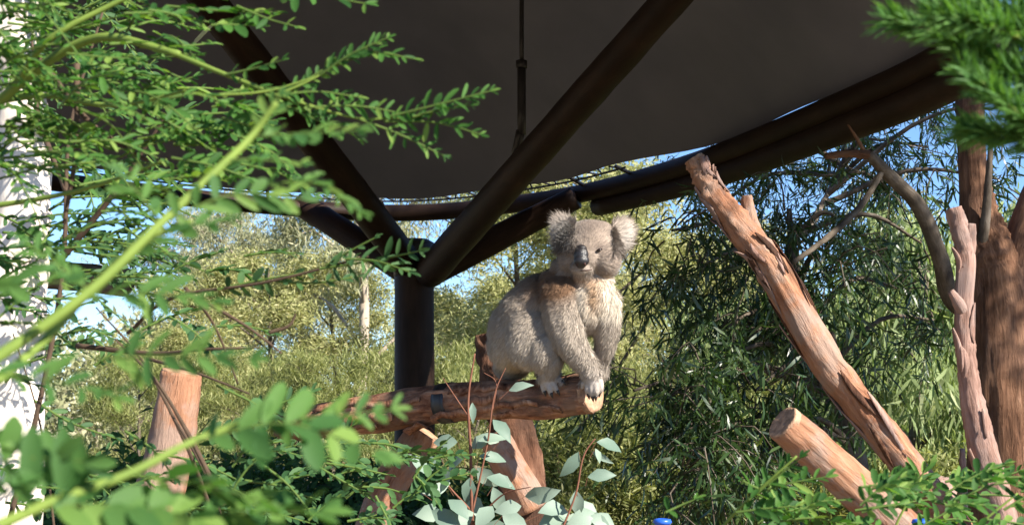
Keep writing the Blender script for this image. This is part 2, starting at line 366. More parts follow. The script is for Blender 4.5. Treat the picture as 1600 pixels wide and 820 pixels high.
# ================================================================== CANOPY
def canopy():
    root = empty('shade_canopy', P(648, 640, 9.3) * 1.0); root.location.z = 0
    ZR = CZ + 1.4
    ring = [(-2.3, 9.05), (-.9, 9.93), (.21, 9.32), (.97, 8.05), (1.47, 6.48), (1.70, 5.45), (1.58, 4.75), (1.0, 3.65), (0, 2.95), (-1.5, 2.7), (-3.2, 3.3), (-4.0, 5.0), (-3.6, 7.4)]
    m = len(ring)
    def ring_pt(t, s=1.0, dz=0.0):
        t = t % m; k = int(t); f = t - k
        a, b, c, d = [Vector((*ring[(k + i - 1) % m], 0)) for i in range(4)]
        p = 0.5 * ((2 * b) + (c - a) * f + (2 * a - 5 * b + 4 * c - d) * f * f + (3 * b - a - 3 * c + d) * f ** 3)
        cx = Vector((-1.1, 6.0, 0))
        q = cx + (p - cx) * s
        return Vector((q.x, q.y, ZR + dz))
    # membrane: tensioned dome laced inside the ring
    NS, NR = 130, 18
    V = []; Fc = []
    for i in range(NR + 1):
        s = i / NR
        for j in range(NS):
            tt = j / NS * m; p = ring_pt(tt, (.925 + .08 * min(1, max(0, (tt - 2.6) / .8)) * min(1, max(0, (12.8 - tt) / .8))) * max(s, .001))
            sag = -.05 * math.sin(j / NS * m * math.pi * 2) * s ** 6
            V.append((p.x, p.y, ZR + .05 + 1.3 * (1 - s ** 2.2) + sag * .2))
    for i in range(NR):
        for j in range(NS):
            k = (j + 1) % NS
            Fc += [i * NS + j, i * NS + k, (i + 1) * NS + k, (i + 1) * NS + j]
    me = mesh_np('membrane', V, Fc, [4] * (len(Fc) // 4))
    mm = bpy.data.materials.new('grey_shade_fabric'); mm.use_nodes = True; nt = mm.node_tree; N = nt.nodes; Lk = nt.links
    bs = N['Principled BSDF']; bs.inputs['Base Color'].default_value = (.075, .07, .072, 1); bs.inputs['Roughness'].default_value = .55
    bs.inputs['Specular IOR Level'].default_value = .25
    tc = N.new('ShaderNodeTexCoord'); no = N.new('ShaderNodeTexNoise'); no.inputs['Scale'].default_value = 2.2; no.inputs['Detail'].default_value = 5
    Lk.new(tc.outputs['Object'], no.inputs['Vector'])
    cr = ramp(nt, [(.3, (.135, .142, .19)), (.7, (.18, .185, .24))]); Lk.new(no.outputs['Fac'], cr.inputs[0]); Lk.new(cr.outputs[0], bs.inputs['Base Color'])
    link('membrane', me, root, mm)
    # ring beam (closed) and the second rail under its right-hand side
    b = MB(); pts = [ring_pt(i * .25) for i in range(m * 4 + 1)]
    b.tube([p - Vector((0, 0, .012)) for p in pts], .058, n=len(pts) * 2, seg=12, cap=False)
    b.build('ring_beam', M['pole'], root)
    b = MB(); pts = []
    for i in range(16):
        t = 2.35 + i * .21
        p = ring_pt(t, 1.022, -.10); pts.append(p)
    b.tube(pts, [.06, .075, .08], n=40, seg=12); b.build('lower_rail', M['pole'], root)
    # hem cable and lacing between membrane and ring
    b = MB(); pts = [ring_pt(-1 + i * .23, .955, .045) for i in range(17)]
    b.tube(pts, .007, n=len(pts) * 2, seg=5, cap=False); b.build('hem_cable', M['rope'], root)
    for i in range(38):
        t = -.60 + i * .087
        b = MB(); b.tube([ring_pt(t, .924, .05), ring_pt(t + (.03 if i % 2 else -.03), .955, .045)], .006, n=2, seg=5)
        b.build('lacing', M['rope'], root)
    for t in (.45, 1.0, 1.72, 2.3, 2.65):
        b = MB(); b.tube([ring_pt(t, .935, .048), ring_pt(t, .99, .03)], .013, n=2, seg=6); b.build('tension_bolt', M['metal'], root)
    # post with its cap
    px = P(648, 0, 9.3).x
    b = MB(); b.tube([(px, 9.3, -.1), (px, 9.3, 1.5), (px - .005, 9.3, 2.77)], [.136, .133, .130], n=24, seg=28, ridge=.003, rfreq=5)
    b.build('post', M['pole'], root)
    b = MB(); b.tube([(px, 9.3, 2.58), (px, 9.3, 2.77), (px, 9.3, 2.80), (px, 9.3, 2.825)], [.140, .140, .132, .09], n=14, seg=28); b.build('post_cap', M['metal'], root)
    # raking struts
    def strut(a, c, r0, r1, seed, sag=0):
        b = MB(); mid = (a + c) / 2 + Vector((0, 0, sag))
        b.tube([a, mid, c], [r0, r1], n=30, seg=18, bump=.004, seed=seed); b.build('strut', M['pole'], root)
    strut(P(672, 425, 9.16), P(1120, -82, 5.2), .104, .066, 1)
    strut(P(634, 408, 9.2), P(290, -45, 6.5), .104, .082, 2)
    strut(P(645, 432, 9.33), P(470, 318, 9.75), .085, .085, 3)
    strut(P(668, 428, 9.3), P(900, 309, 8.95), .098, .075, 4)
    # telescopic push-up pole standing on the right strut
    px = P(815, 0, 7.45).x; zs = P(815, 228, 7.45).z
    b = MB(); b.tube([(px, 7.45, zs + .06), (px, 7.45, zs + .43)], .023, n=4, seg=10)
    b.tube([(px - .03, 7.5, zs - .03), (px - .005, 7.45, zs + .08)], .024, n=4, seg=8); b.tube([(px, 7.45, zs + .41), (px, 7.45, zs + .45)], .030, n=3, seg=10)
    b.build('pole_sleeve', M['metal'], root)
    b = MB(); b.tube([(px, 7.45, zs + .43), (px, 7.45, 3.98)], .012, n=4, seg=8); b.build('pole', M['metal'], root)
    tag(root, 'round grey fabric shade canopy on dark timber post and struts', 'canopy')
canopy()

# ================================================================== LOGS AND STUMPS
PX = 4.2 / F       # metres per photograph pixel at the koala
def perch():
    A = P(925, 613, 4.2); B = P(440, 668, 4.9)
    d = (A - B).normalized()
    root = empty('perch_log', (B.x, B.y, 0))
    b = MB()
    pts = [B, B.lerp(A, .3) + Vector((0, 0, .012)), B.lerp(A, .62) + Vector((0, 0, .02)), B.lerp(A, .85), A]
    b.tube(pts, [.045, .062, .060, .058, .060, .061], n=120, seg=44, bump=.006, ridge=.0085, seed=3.1, rfreq=2.6, cap=True, wob=.004)
    b.build('log', M['red_bark'], root)
    # sawn end, a little dished, facing right and towards the viewer
    sawn_face(A, d, .061, root, 1.0)
    # strap round the log
    c = B.lerp(A, .575) + Vector((0, 0, .019))
    b = MB(); b.tube([c - d * .022, c + d * .022], .0655, n=4, seg=30); b.build('strap', M['metal'], root)
    # loose bark strips
    up = Vector((0, 0, 1)); out = d.cross(up).normalized()
    if out.y > 0: out = -out
    for k, (t, ang, ln, wd, lift) in enumerate([(.36, -.35, .20, .016, .012), (.50, -1.25, .10, .020, .022), (.70, -.1, .16, .012, .008), (.84, -.9, .24, .014, .010), (.25, .5, .18, .014, .008), (.66, .6, .12, .016, .006), (.92, .35, .1, .012, .006), (.15, .1, .2, .012, .01), (.44, .25, .22, .010, .007), (.78, .45, .18, .010, .006), (.80, -.45, .2, .009, .009), (.62, -.6, .16, .012, .010), (.30, -.75, .2, .010, .010)]):
        c = B.lerp(A, t) + Vector((0, 0, .016)); V = []; Fc = []
        n = 9
        for i in range(n):
            s = i / (n - 1) - .5
            rr = .064 + lift * (abs(s) * 2) ** 2
            for j in (-1, 1):
                a2 = ang + j * wd / .062 * (1 - .6 * abs(s)) + .08 * math.sin(i * 1.7 + k)
                V.append(tuple(c + d * (s * ln) + (out * math.cos(a2) + up * math.sin(a2)) * rr))
                V.append(tuple(c + d * (s * ln) + (out * math.cos(a2) + up * math.sin(a2)) * (rr + .005)))
        for i in range(n - 1):
            q = i * 4
            for x, y in ((0, 1), (1, 3), (3, 2), (2, 0)): Fc += [q + x, q + y, q + 4 + y, q + 4 + x]
        me = mesh_np('bark_strip', V, Fc, [4] * (len(Fc) // 4)); set_attr(me, 'bark', V, 'FLOAT_VECTOR')
        link('bark_strip', me, root, M['red_bark'])
    tag(root, 'horizontal reddish log with sawn pale end that the koala sits on', 'log')
    return A, B, d
LA, LB, LD = perch()

def log_thing(name, label, cat, specs, mat, cut=None, base=None, group=None):
    "specs: list of (partname, pts, radii, n, seg, ridge, seed)"
    b0 = specs[0][1][0] if base is None else base
    root = empty(name, (b0[0], b0[1], 0))
    for sp in specs:
        pn, pts, rad, n, seg, ridge, seed = sp[:7]
        b = MB(); b.tube(pts, rad, n=n, seg=seg, ridge=ridge, bump=ridge * .7, seed=seed, wob=ridge * .6, rfreq=2.4); b.build(pn, sp[7] if len(sp) > 7 else mat, root)
    for (c, dr, r) in (cut or []):
        sawn_face(c, dr, r, root, r * 50)
    tag(root, label, cat, group)
    return root

# forked stump holding the perch log, behind it; shade of koala and log is put into its bark colour
def dn(p, dx=0.0): return Vector((p.x + dx, p.y, -.08))
p1 = P(768, 520, 4.62); p2 = P(800, 700, 4.62)
log_thing('support_stump', 'upright stump with shade painted into its bark behind the koala holding up the log', 'stump',
          [('trunk', [dn(p2, .06), P(818, 780, 4.62), P(803, 680, 4.62), P(784, 600, 4.62), p1], [.085, .075, .068, .062, .055], 80, 36, .016, 5.0),
           ('side_limb', [P(830, 790, 4.55), P(800, 735, 4.52), P(770, 680, 4.5)], [.062, .056, .048], 24, 20, .006, 8.0, M['pale_red_wood'])], M['darkened_red_bark'])
e = P(662, 678, 4.95)
log_thing('leaning_stump', 'short pale-sided leaning log below the perch beside the dark post', 'stump',
          [('trunk', [Vector((P(560, 0, 4.9).x, 4.9, -.06)), P(618, 745, 4.93), e], [.075, .062, .062], 40, 26, .006, 12.0)], M['pale_red_wood'], cut=[(e, (.5, -.2, .8), .062)])
e = P(283, 583, 3.6)
log_thing('standing_stump', 'upright reddish broken stump among the leafy twigs', 'stump',
          [('trunk', [Vector((P(238, 0, 3.6).x, 3.6, -.06)), P(250, 770, 3.6), P(268, 690, 3.6), e], [.07, .062, .058, .052], 50, 26, .005, 21.0)], M['pale_red_wood'], cut=[(e, (.2, -.1, 1), .05)])
# long leaning dead limb with a fork stub
e = P(1085, 248, 4.5)
k0 = P(1210, 425, 4.55)
log_thing('leaning_dead_limb', 'long bare reddish limb leaning up with a broken white-tipped fork stub', 'dead limb',
          [('limb', [P(2020, 1560, 4.9), P(1700, 1120, 4.8), P(1460, 782, 4.72), P(1390, 690, 4.69), P(1290, 565, 4.62), k0, P(1140, 335, 4.5), P(1100, 280, 4.5), e], [.07, .064, .055, .054, .050, .052, .042, .034, .030], 160, 34, .009, 31.0),
           ('stub', [P(1205, 430, 4.56), P(1180, 370, 4.55), P(1169, 330, 4.55), P(1167, 306, 4.55)], [.045, .028, .024, .017], 30, 18, .003, 33.0)],
          M['pale_red_wood'], cut=[(e, (-.5, 0, .8), .029)], base=(P(2020, 0, 4.9).x, 4.9, 0))
# sawn short log
e = P(1224, 660, 3.9)
log_thing('sawn_log', 'thick short log with flat sawn end leaning below the dead limb', 'log',
          [('log', [P(2150, 1560, 4.6), P(1750, 1170, 4.3), P(1380, 800, 4.0), P(1290, 718, 3.95), e], [.07, .065, .060, .056, .052], 110, 34, .004, 41.0)],
          M['pale_red_wood'], cut=[(e, (P(1224, 660, 3.9) - P(1290, 715, 3.95)), .052)])
# slim dead stem with forked top + curved dark limb
log_thing('slim_dead_stem', 'slim pinkish dead stem with forked tip beside the big brown trunk', 'dead tree',
          [('stem', [Vector((P(1620, 0, 4.6).x, 4.6, -.05)), P(1560, 785, 4.6), P(1535, 700, 4.6), P(1512, 580, 4.6), P(1506, 470, 4.6), P(1508, 400, 4.6), P(1490, 325, 4.6)], [.052, .050, .046, .032, .028, .030, .026], 110, 26, .006, 51.0),
           ('fork_tip', [P(1507, 420, 4.6), P(1514, 385, 4.6), P(1517, 350, 4.6)], [.024, .022, .017], 16, 14, .003, 53.0),
           ('stub', [P(1508, 492, 4.6), P(1495, 470, 4.57), P(1486, 455, 4.56)], [.022, .018, .010], 10, 12, .002, 54.0)], M['grey_pink_wood'])
# peeling bark strips on the dead wood
def peel(parent, pts, rad, n, mat, seed, t0=.3, t1=.95):
    r = random.Random(seed); c = catmull(pts, 200)
    for k in range(n):
        t = r.uniform(t0, t1); ln = r.uniform(.05, .11); ang = r.uniform(0, 6.28); wd = r.uniform(.006, .013); lift = r.uniform(.002, .012)
        V = []; Fc = []; m_ = 12
        for i in range(m_):
            q = i / (m_ - 1); x = min(max((t + (q - .5) * ln) * 199, 0), 198.0); j = int(x); p = c[j].lerp(c[j + 1], x - j); tg = (c[j + 1] - c[j]).normalized()
            a = tg.cross(Vector((0, 1, 0))).normalized(); b = tg.cross(a)
            rr = interp(rad, x / 199) * 1.03 + lift * q ** 2 * 1.5
            for e in (-1, 1):
                a2 = ang + e * wd * (.12 + .95 * math.sin(math.pi * q) ** .7) / interp(rad, x / 199) + .25 * math.sin(q * 3 + k)
                w_ = a * math.cos(a2) + b * math.sin(a2)
                V.append(tuple(p + w_ * rr)); V.append(tuple(p + w_ * (rr + .004)))
        for i in range(m_ - 1):
            q = i * 4
            for x, y in ((0, 1), (1, 3), (3, 2), (2, 0)): Fc += [q + x, q + y, q + 4 + y, q + 4 + x]
        me = mesh_np('bark_strip', V, Fc, [4] * (len(Fc) // 4)); set_attr(me, 'bark', V, 'FLOAT_VECTOR'); link('bark_strip', me, parent, mat)
DL = bpy.data.objects['leaning_dead_limb']
peel(DL, [P(2020, 1560, 4.9), P(1700, 1120, 4.8), P(1460, 782, 4.72), P(1390, 690, 4.69), P(1290, 565, 4.62), P(1210, 425, 4.55), P(1140, 335, 4.5), P(1100, 280, 4.5), P(1085, 248, 4.5)], [.07, .064, .055, .054, .050, .052, .042, .034, .030], 26, M['grey_pink_wood'], 5)
peel(DL, [P(2020, 1560, 4.9), P(1700, 1120, 4.8), P(1460, 782, 4.72), P(1390, 690, 4.69), P(1290, 565, 4.62), P(1210, 425, 4.55), P(1140, 335, 4.5), P(1100, 280, 4.5), P(1085, 248, 4.5)], [.07, .064, .055, .054, .050, .052, .042, .034, .030], 14, M['darkened_red_bark'], 6, .3, .7)
peel(bpy.data.objects['slim_dead_stem'], [Vector((P(1620, 0, 4.6).x, 4.6, -.05)), P(1560, 785, 4.6), P(1535, 700, 4.6), P(1512, 580, 4.6), P(1506, 470, 4.6), P(1508, 400, 4.6), P(1490, 325, 4.6)], [.052, .050, .046, .032, .028, .030, .026], 8, M['grey_pink_wood'], 9, .2, .9)
# stump bits at the foot of the right trees
e = P(1452, 748, 4.9)
log_thing('low_stump', 'low rough grey-brown stump at the foot of the leaning limb', 'stump',
          [('trunk', [Vector((P(1455, 0, 4.9).x, 4.9, -.05)), P(1450, 800, 4.9), P(1458, 765, 4.9), e], [.13, .10, .075, .03], 40, 28, .016, 61.0)], M['grey_pink_wood'])
e = P(1504, 700, 5.6)
log_thing('grey_picket', 'thin weathered grey stake standing beside the big brown trunk', 'stake',
          [('stake', [Vector((P(1508, 0, 5.6).x, 5.6, -.05)), P(1504, 760, 5.6), e], [.022, .02, .010], 14, 10, .002, 71.0)], M['grey_pink_wood'])
# horizontal grey log rail at far left, and pale gum trunk
a = P(-60, 432, 6.0); e = P(196, 440, 5.6)
b0 = Vector((a.x + .2, a.y, 0))
log_thing('log_rail', 'horizontal grey log rail beside the pale gum trunk', 'log rail',
          [('rail', [a, (a + e) / 2 + Vector((0, 0, .02)), e], [.06, .058, .055], 40, 22, .006, 81.0),
           ('support', [Vector((P(30, 0, 5.85).x, 5.85, -.05)), P(30, 560, 5.85), P(30, 450, 5.85)], [.05, .045, .04], 20, 14, .004, 83.0)], M['grey_bark'], base=b0)
def box(mb, c, dx, dy, dz):
    base = len(mb.V)
    for sx in (-1, 1):
        for sy in (-1, 1):
            for sz in (-1, 1):
                v = Vector((c[0] + sx * dx, c[1] + sy * dy, c[2] + sz * dz)); mb.V.append(v); mb.B.append((v.y, v.z, v.x))
    for f in ((0, 1, 3, 2), (4, 6, 7, 5), (0, 4, 5, 1), (2, 3, 7, 6), (0, 2, 6, 4), (1, 5, 7, 3)): mb.F.append(tuple(base + i for i in f))
# far timber rail fence seen below the log
fr = empty('rail_fence', (P(930, 0, 13).x, 13, 0))
for k, (v, h) in enumerate(((646, .022), (660, .022))):
    b = MB(); box(b, P(930, v, 13), .62, .02, h); b.build('rail', M['grey_pink_wood'], fr)
for u in (845, 1015):
    b = MB(); c = P(u, 640, 13.06); box(b, (c.x, c.y, .83), .04, .03, .90); b.build('fence_post', M['grey_pink_wood'], fr)
tag(fr, 'pale two-rail timber fence beyond the log end', 'fence')

# blue plastic tubs low in the undergrowth
def tub(u, v, d, r, label):
    c = P(u, v, d); root = empty('plastic_tub', (c.x, c.y, 0))
    b = MB(); b.tube([(c.x, c.y, 0.0), (c.x, c.y, c.z * .5), (c.x, c.y, c.z)], [r * .8, r * .9, r], n=8, seg=24); b.build('tub_body', M['blue'], root)
    b = MB(); pts = [Vector((c.x + (r + .004) * math.cos(t * 2 * math.pi / 24), c.y + (r + .004) * math.sin(t * 2 * math.pi / 24), c.z + .004)) for t in range(25)]
    b.tube(pts, .008, n=50, seg=6, cap=False); b.build('rim', M['blue'], root)
    tag(root, label, 'tub')
tub(1035, 817, 3.4, .011, 'small blue plastic tub poking up below the dark narrow-leaved tree')
tub(1440, 818, 3.2, .011, 'small blue plastic tub among leaves at the foot of the leaning limb')

# ================================================================== TREES
def finish_tree(root, trunk_specs, tmat, leaf, branch_mb=None):
    for (pts, rad, n, seg, ridge, seed) in trunk_specs:
        b = MB(); b.tube(pts, rad, n=n, seg=seg, ridge=ridge, bump=ridge, seed=seed); b.build('trunk', tmat, root)
    if branch_mb and branch_mb.V: branch_mb.build('branches', tmat, root)
    name, kind, pos, dirs, nrm, L, W, rnd, mat = leaf
    o = link(name, leaves_mesh(name, kind, pos, dirs, nrm, L, W, rnd), root, mat); o['kind'] = 'stuff'
    return root

def grow(base, H, spread, nl, crown0, droop, sub=5, seed=0, lean=0.0, thick=.06):
    "a trunk, limbs and twigs; returns trunk pts, limb list and twig sample points"
    r = random.Random(seed)
    top = Vector((base[0] + r.uniform(-.1, .1) * H + lean, base[1] + r.uniform(-.05, .05) * H, H * .86))
    mid = Vector((base[0] + r.uniform(-.04, .04) * H + lean * .4, base[1] + r.uniform(-.04, .04) * H, H * .45))
    tr = [Vector((base[0], base[1], -.1)), mid, top]
    tc = catmull(tr, 20); limbs = []; tw = []
    for i in range(nl):
        t = crown0 + (1 - crown0) * (i + r.random()) / nl
        s = tc[min(19, int(t * 19))]
        a = i * 2.4 + r.uniform(-.5, .5); ln = spread * (1.05 - .55 * t) * r.uniform(.65, 1.15)
        e = s + Vector((math.cos(a) * ln, math.sin(a) * ln, ln * r.uniform(.25, .9)))
        m_ = s.lerp(e, .5) + Vector((0, 0, ln * .12 * (1 if droop < .5 else 1.5)))
        lp = [s, m_, e]; limbs.append((lp, thick * .42 * (1.1 - t * .6), .25 * thick * .42)); lc = catmull(lp, 10)
        for k in range(sub):
            q = lc[r.randint(4, 9)]; l2 = ln * r.uniform(.22, .5); a2 = a + r.uniform(-1.5, 1.5)
            e2 = q + Vector((math.cos(a2) * l2, math.sin(a2) * l2, l2 * r.uniform(-.5, .9) - droop * l2 * .6))
            limbs.append(([q, q.lerp(e2, .5) + Vector((0, 0, .1 * l2)), e2], thick * .13, thick * .05))
            for z in catmull([q, q.lerp(e2, .5) + Vector((0, 0, .1 * l2)), e2], 6): tw.append(z)
    return tr, limbs, np.array([tuple(z) for z in tw])

def make_tree(name, kind, base, H, spread, nl, crown0, nleaf, L, W, mat, tmat, sig, droop, sub=5, seed=0, thick=.08, upright=0.0, lean=0.0, lk='diamond'):
    root = empty(name, (base[0], base[1], 0))
    tr, limbs, tw = grow(base, H, spread, nl, crown0, droop, sub, seed, lean, thick)
    b = MB()
    for (lp, r0, r1) in limbs: b.tube(lp, [r0, r1], n=6, seg=5, cap=False)
    idx = rng.integers(0, len(tw), nleaf)
    wgt = rng.random(len(tw)) ** 1.0                     # uneven clumps
    idx = rng.choice(len(tw), nleaf, p=(wgt + .1) / (wgt + .1).sum())
    pos = tw[idx] + rvec(nleaf, sig) * np.array([1, 1, .8])
    dirs = rvec(nleaf) * np.array([1, 1, .7]) + np.array([0, 0, -1.6 * droop + 1.6 * upright])
    nr = rvec(nleaf) + np.array([0, 0, .5])
    Ls = L * rng.uniform(.6, 1.25, nleaf); rnd = np.clip(rng.random(nleaf) * .8 + .2 * wgt[idx], 0, .999)
    finish_tree(root, [(tr, [thick, thick * .7, thick * .3], 24, 12, thick * .08, seed * 1.7)], tmat,
                ('crown', lk, pos, dirs, nr, Ls, Ls * W, rnd, mat), b)
    return root

def place_copy(src, u, d, rz=0.0, sc=1.0, label=None):
    c = copy_tree(src); c.rotation_euler = (0, 0, rz); c.scale = (sc, sc, sc)
    c.location = (P(u, 640, d).x, d, 0)
    if label: c['label'] = label
    return c

def at(u, d): return (P(u, 640, d).x, d)

# --- yellow-green wattles
G1 = 'yellow-green trees beyond the canopy'
wat = make_tree('wattle_tree', 'w', at(960, 19), 5.6, 2.3, 13, .12, 30000, .12, .22, M['leaf_wattle'], M['grey_bark'], .20, .3, sub=6, seed=3)
tag(wat, 'pale yellow-green bushy tree standing beyond the shade canopy', 'tree', G1)
for k, (u, d, rz, sc) in enumerate([(820, 22, 1.0, 1.0), (1090, 25, 2.2, .95), (735, 28, 3.9, .85), (420, 24, 5.0, .86), (530, 30, .6, .95), (1260, 24, 4.3, .7), (330, 27, 2.9, .8), (250, 20, 1.9, .55)]):
    place_copy(wat, u, d, rz, sc)
# --- olive gums with pale trunks, open crowns
G2 = 'olive gum trees in the distance'
gum = make_tree('gum_tree', 'g', at(545, 26), 8.5, 2.7, 13, .32, 20000, .17, .17, M['leaf_gum'], M['gum_bark'], .22, .8, sub=6, seed=11, thick=.13)
tag(gum, 'open-crowned olive gum tree with pale trunk in the distance', 'tree', G2)
for k, (u, d, rz, sc) in enumerate([(380, 31, 1.2, .82), (690, 42, 2.5, .55), (300, 38, 4.2, .9), (900, 36, 5.4, 1.0), (1150, 36, 3.3, .72), (1420, 33, .7, .55), (1640, 30, 2.2, .6), (480, 45, 3.0, .9)]):
    place_copy(gum, u, d, rz, sc)
# --- drooping bright gum behind the right side
G3 = 'drooping green gums behind the dead limbs'
drp = make_tree('drooping_gum', 'd', at(1400, 10.5), 3.2, 1.25, 12, .12, 11000, .16, .15, M['leaf_droop'], M['grey_bark'], .14, 1.4, sub=6, seed=23, thick=.06, lk='sickle')
tag(drp, 'drooping light-green gum sapling behind the bare dead limbs', 'tree', G3)
for k, (u, d, rz, sc) in enumerate([(1560, 12, 2.0, 1.1), (1290, 13, 4.0, .95), (1450, 15, 5.2, 1.25), (1190, 14, 1.1, .9)]):
    place_copy(drp, u, d, rz, sc)
# --- upright needle shrubs
G4 = 'upright feathery shrubs behind the perch log'
mel = make_tree('feathery_shrub', 'm', at(560, 14.5), 2.5, .85, 14, .05, 12000, .10, .10, M['leaf_shrub'], M['grey_bark'], .09, .0, sub=6, seed=31, thick=.03, upright=.9)
tag(mel, 'upright feathery yellow-green shrub behind the perch log', 'shrub', G4)
for k, (u, d, rz, sc) in enumerate([(460, 16, 1, 1.0), (380, 15, 2, .85), (730, 15.5, 3, .95), (850, 12.5, 4, .75), (930, 11.5, 5, .68), (1010, 13, .5, .8), (300, 17, 1.5, 1.05), (630, 17, 2.6, 1.1), (780, 17, 3.7, 1.0), (210, 15, 4.4, 1.0), (900, 14, 2.9, .95), (1090, 11, 1.8, .85), (1130, 15, 2.4, 1.2)]):
    place_copy(mel, u, d, rz, sc)
# --- low leafy undergrowth
G5 = 'low green shrubs under the perch'
low = make_tree('low_shrub', 'l', at(520, 7.0), 1.25, .6, 14, .05, 7000, .075, .34, M['leaf_under'], M['brown_stem'], .10, .4, sub=6, seed=41, thick=.02)
tag(low, 'low dark-green leafy shrub growing under the perch log', 'shrub', G5)
for k, (u, d, rz, sc) in enumerate([(420, 6.2, 1, .95), (340, 7.4, 2, 1.1), (600, 6.4, 3, .9), (150, 6.6, 4, 1.1), (60, 5.6, 5, 1.0), (480, 8.5, .4, 1.1), (720, 7.2, 1.4, .9), (240, 5.4, 2.2, .8), (680, 8.6, 3.1, 1.0)]):
    place_copy(low, u, d, rz, sc)
G6 = 'low sunny shrubs beyond the log end'
lo2 = make_tree('sunny_shrub', 's', at(880, 10.5), 1.6, .7, 14, .04, 8000, .085, .18, M['leaf_shrub'], M['brown_stem'], .09, .1, sub=6, seed=47, thick=.02, upright=.5)
tag(lo2, 'low sunlit yellow-green shrub beyond the log end', 'shrub', G6)
for k, (u, d, rz, sc) in enumerate([(980, 11, 1, 1.0), (930, 9.8, 2, .8), (1330, 8.5, 3, .9), (1440, 8.0, 4, .85), (1540, 9, 5, .9), (1240, 9.4, .3, .9), (840, 11.5, 1.7, 1.0), (1030, 10, 2.8, .95), (960, 12.5, 4.1, 1.15)]):
    place_copy(lo2, u, d, rz, sc)
# --- far wood closing the view
def far_wood():
    n = 60000
    x = rng.uniform(-34, 40, n); y = rng.uniform(46, 60, n)
    hmax = 3.4 + 1.7 * np.sin(x * .33 + 1) + 1.2 * np.sin(x * .9) + .6 * np.sin(x * 2.3) - 1.0 * (np.abs(x + 9) < 3)
    z = rng.random(n) ** .8 * hmax
    pos = np.stack([x, y, z], 1)
    me = leaves_mesh('far_wood', 'diamond', pos, rvec(n), rvec(n) + np.array([0, -.3, .4]), rng.uniform(.25, .5, n), rng.uniform(.12, .22, n), rng.random(n))
    tag(link('far_wood', me, None, M['leaf_gum']), 'distant band of olive woodland along the horizon', 'woodland', kind='stuff')
far_wood()

# --- tall grass behind
def grass():
    n = 9000
    x = rng.uniform(-6, 8, n); y = rng.uniform(7, 16, n); 
    pos = np.stack([x, y, np.full(n, -.03)], 1)
    me = leaves_mesh('grass', 'diamond', pos, rvec(n, .25) + np.array([0, 0, 1]), rvec(n), rng.uniform(.25, .7, n), rng.uniform(.008, .014, n), rng.random(n))
    tag(link('grass', me, None, M['leaf_shrub']), 'dry yellow-green grass between the shrubs', 'grass', kind='stuff')
grass()

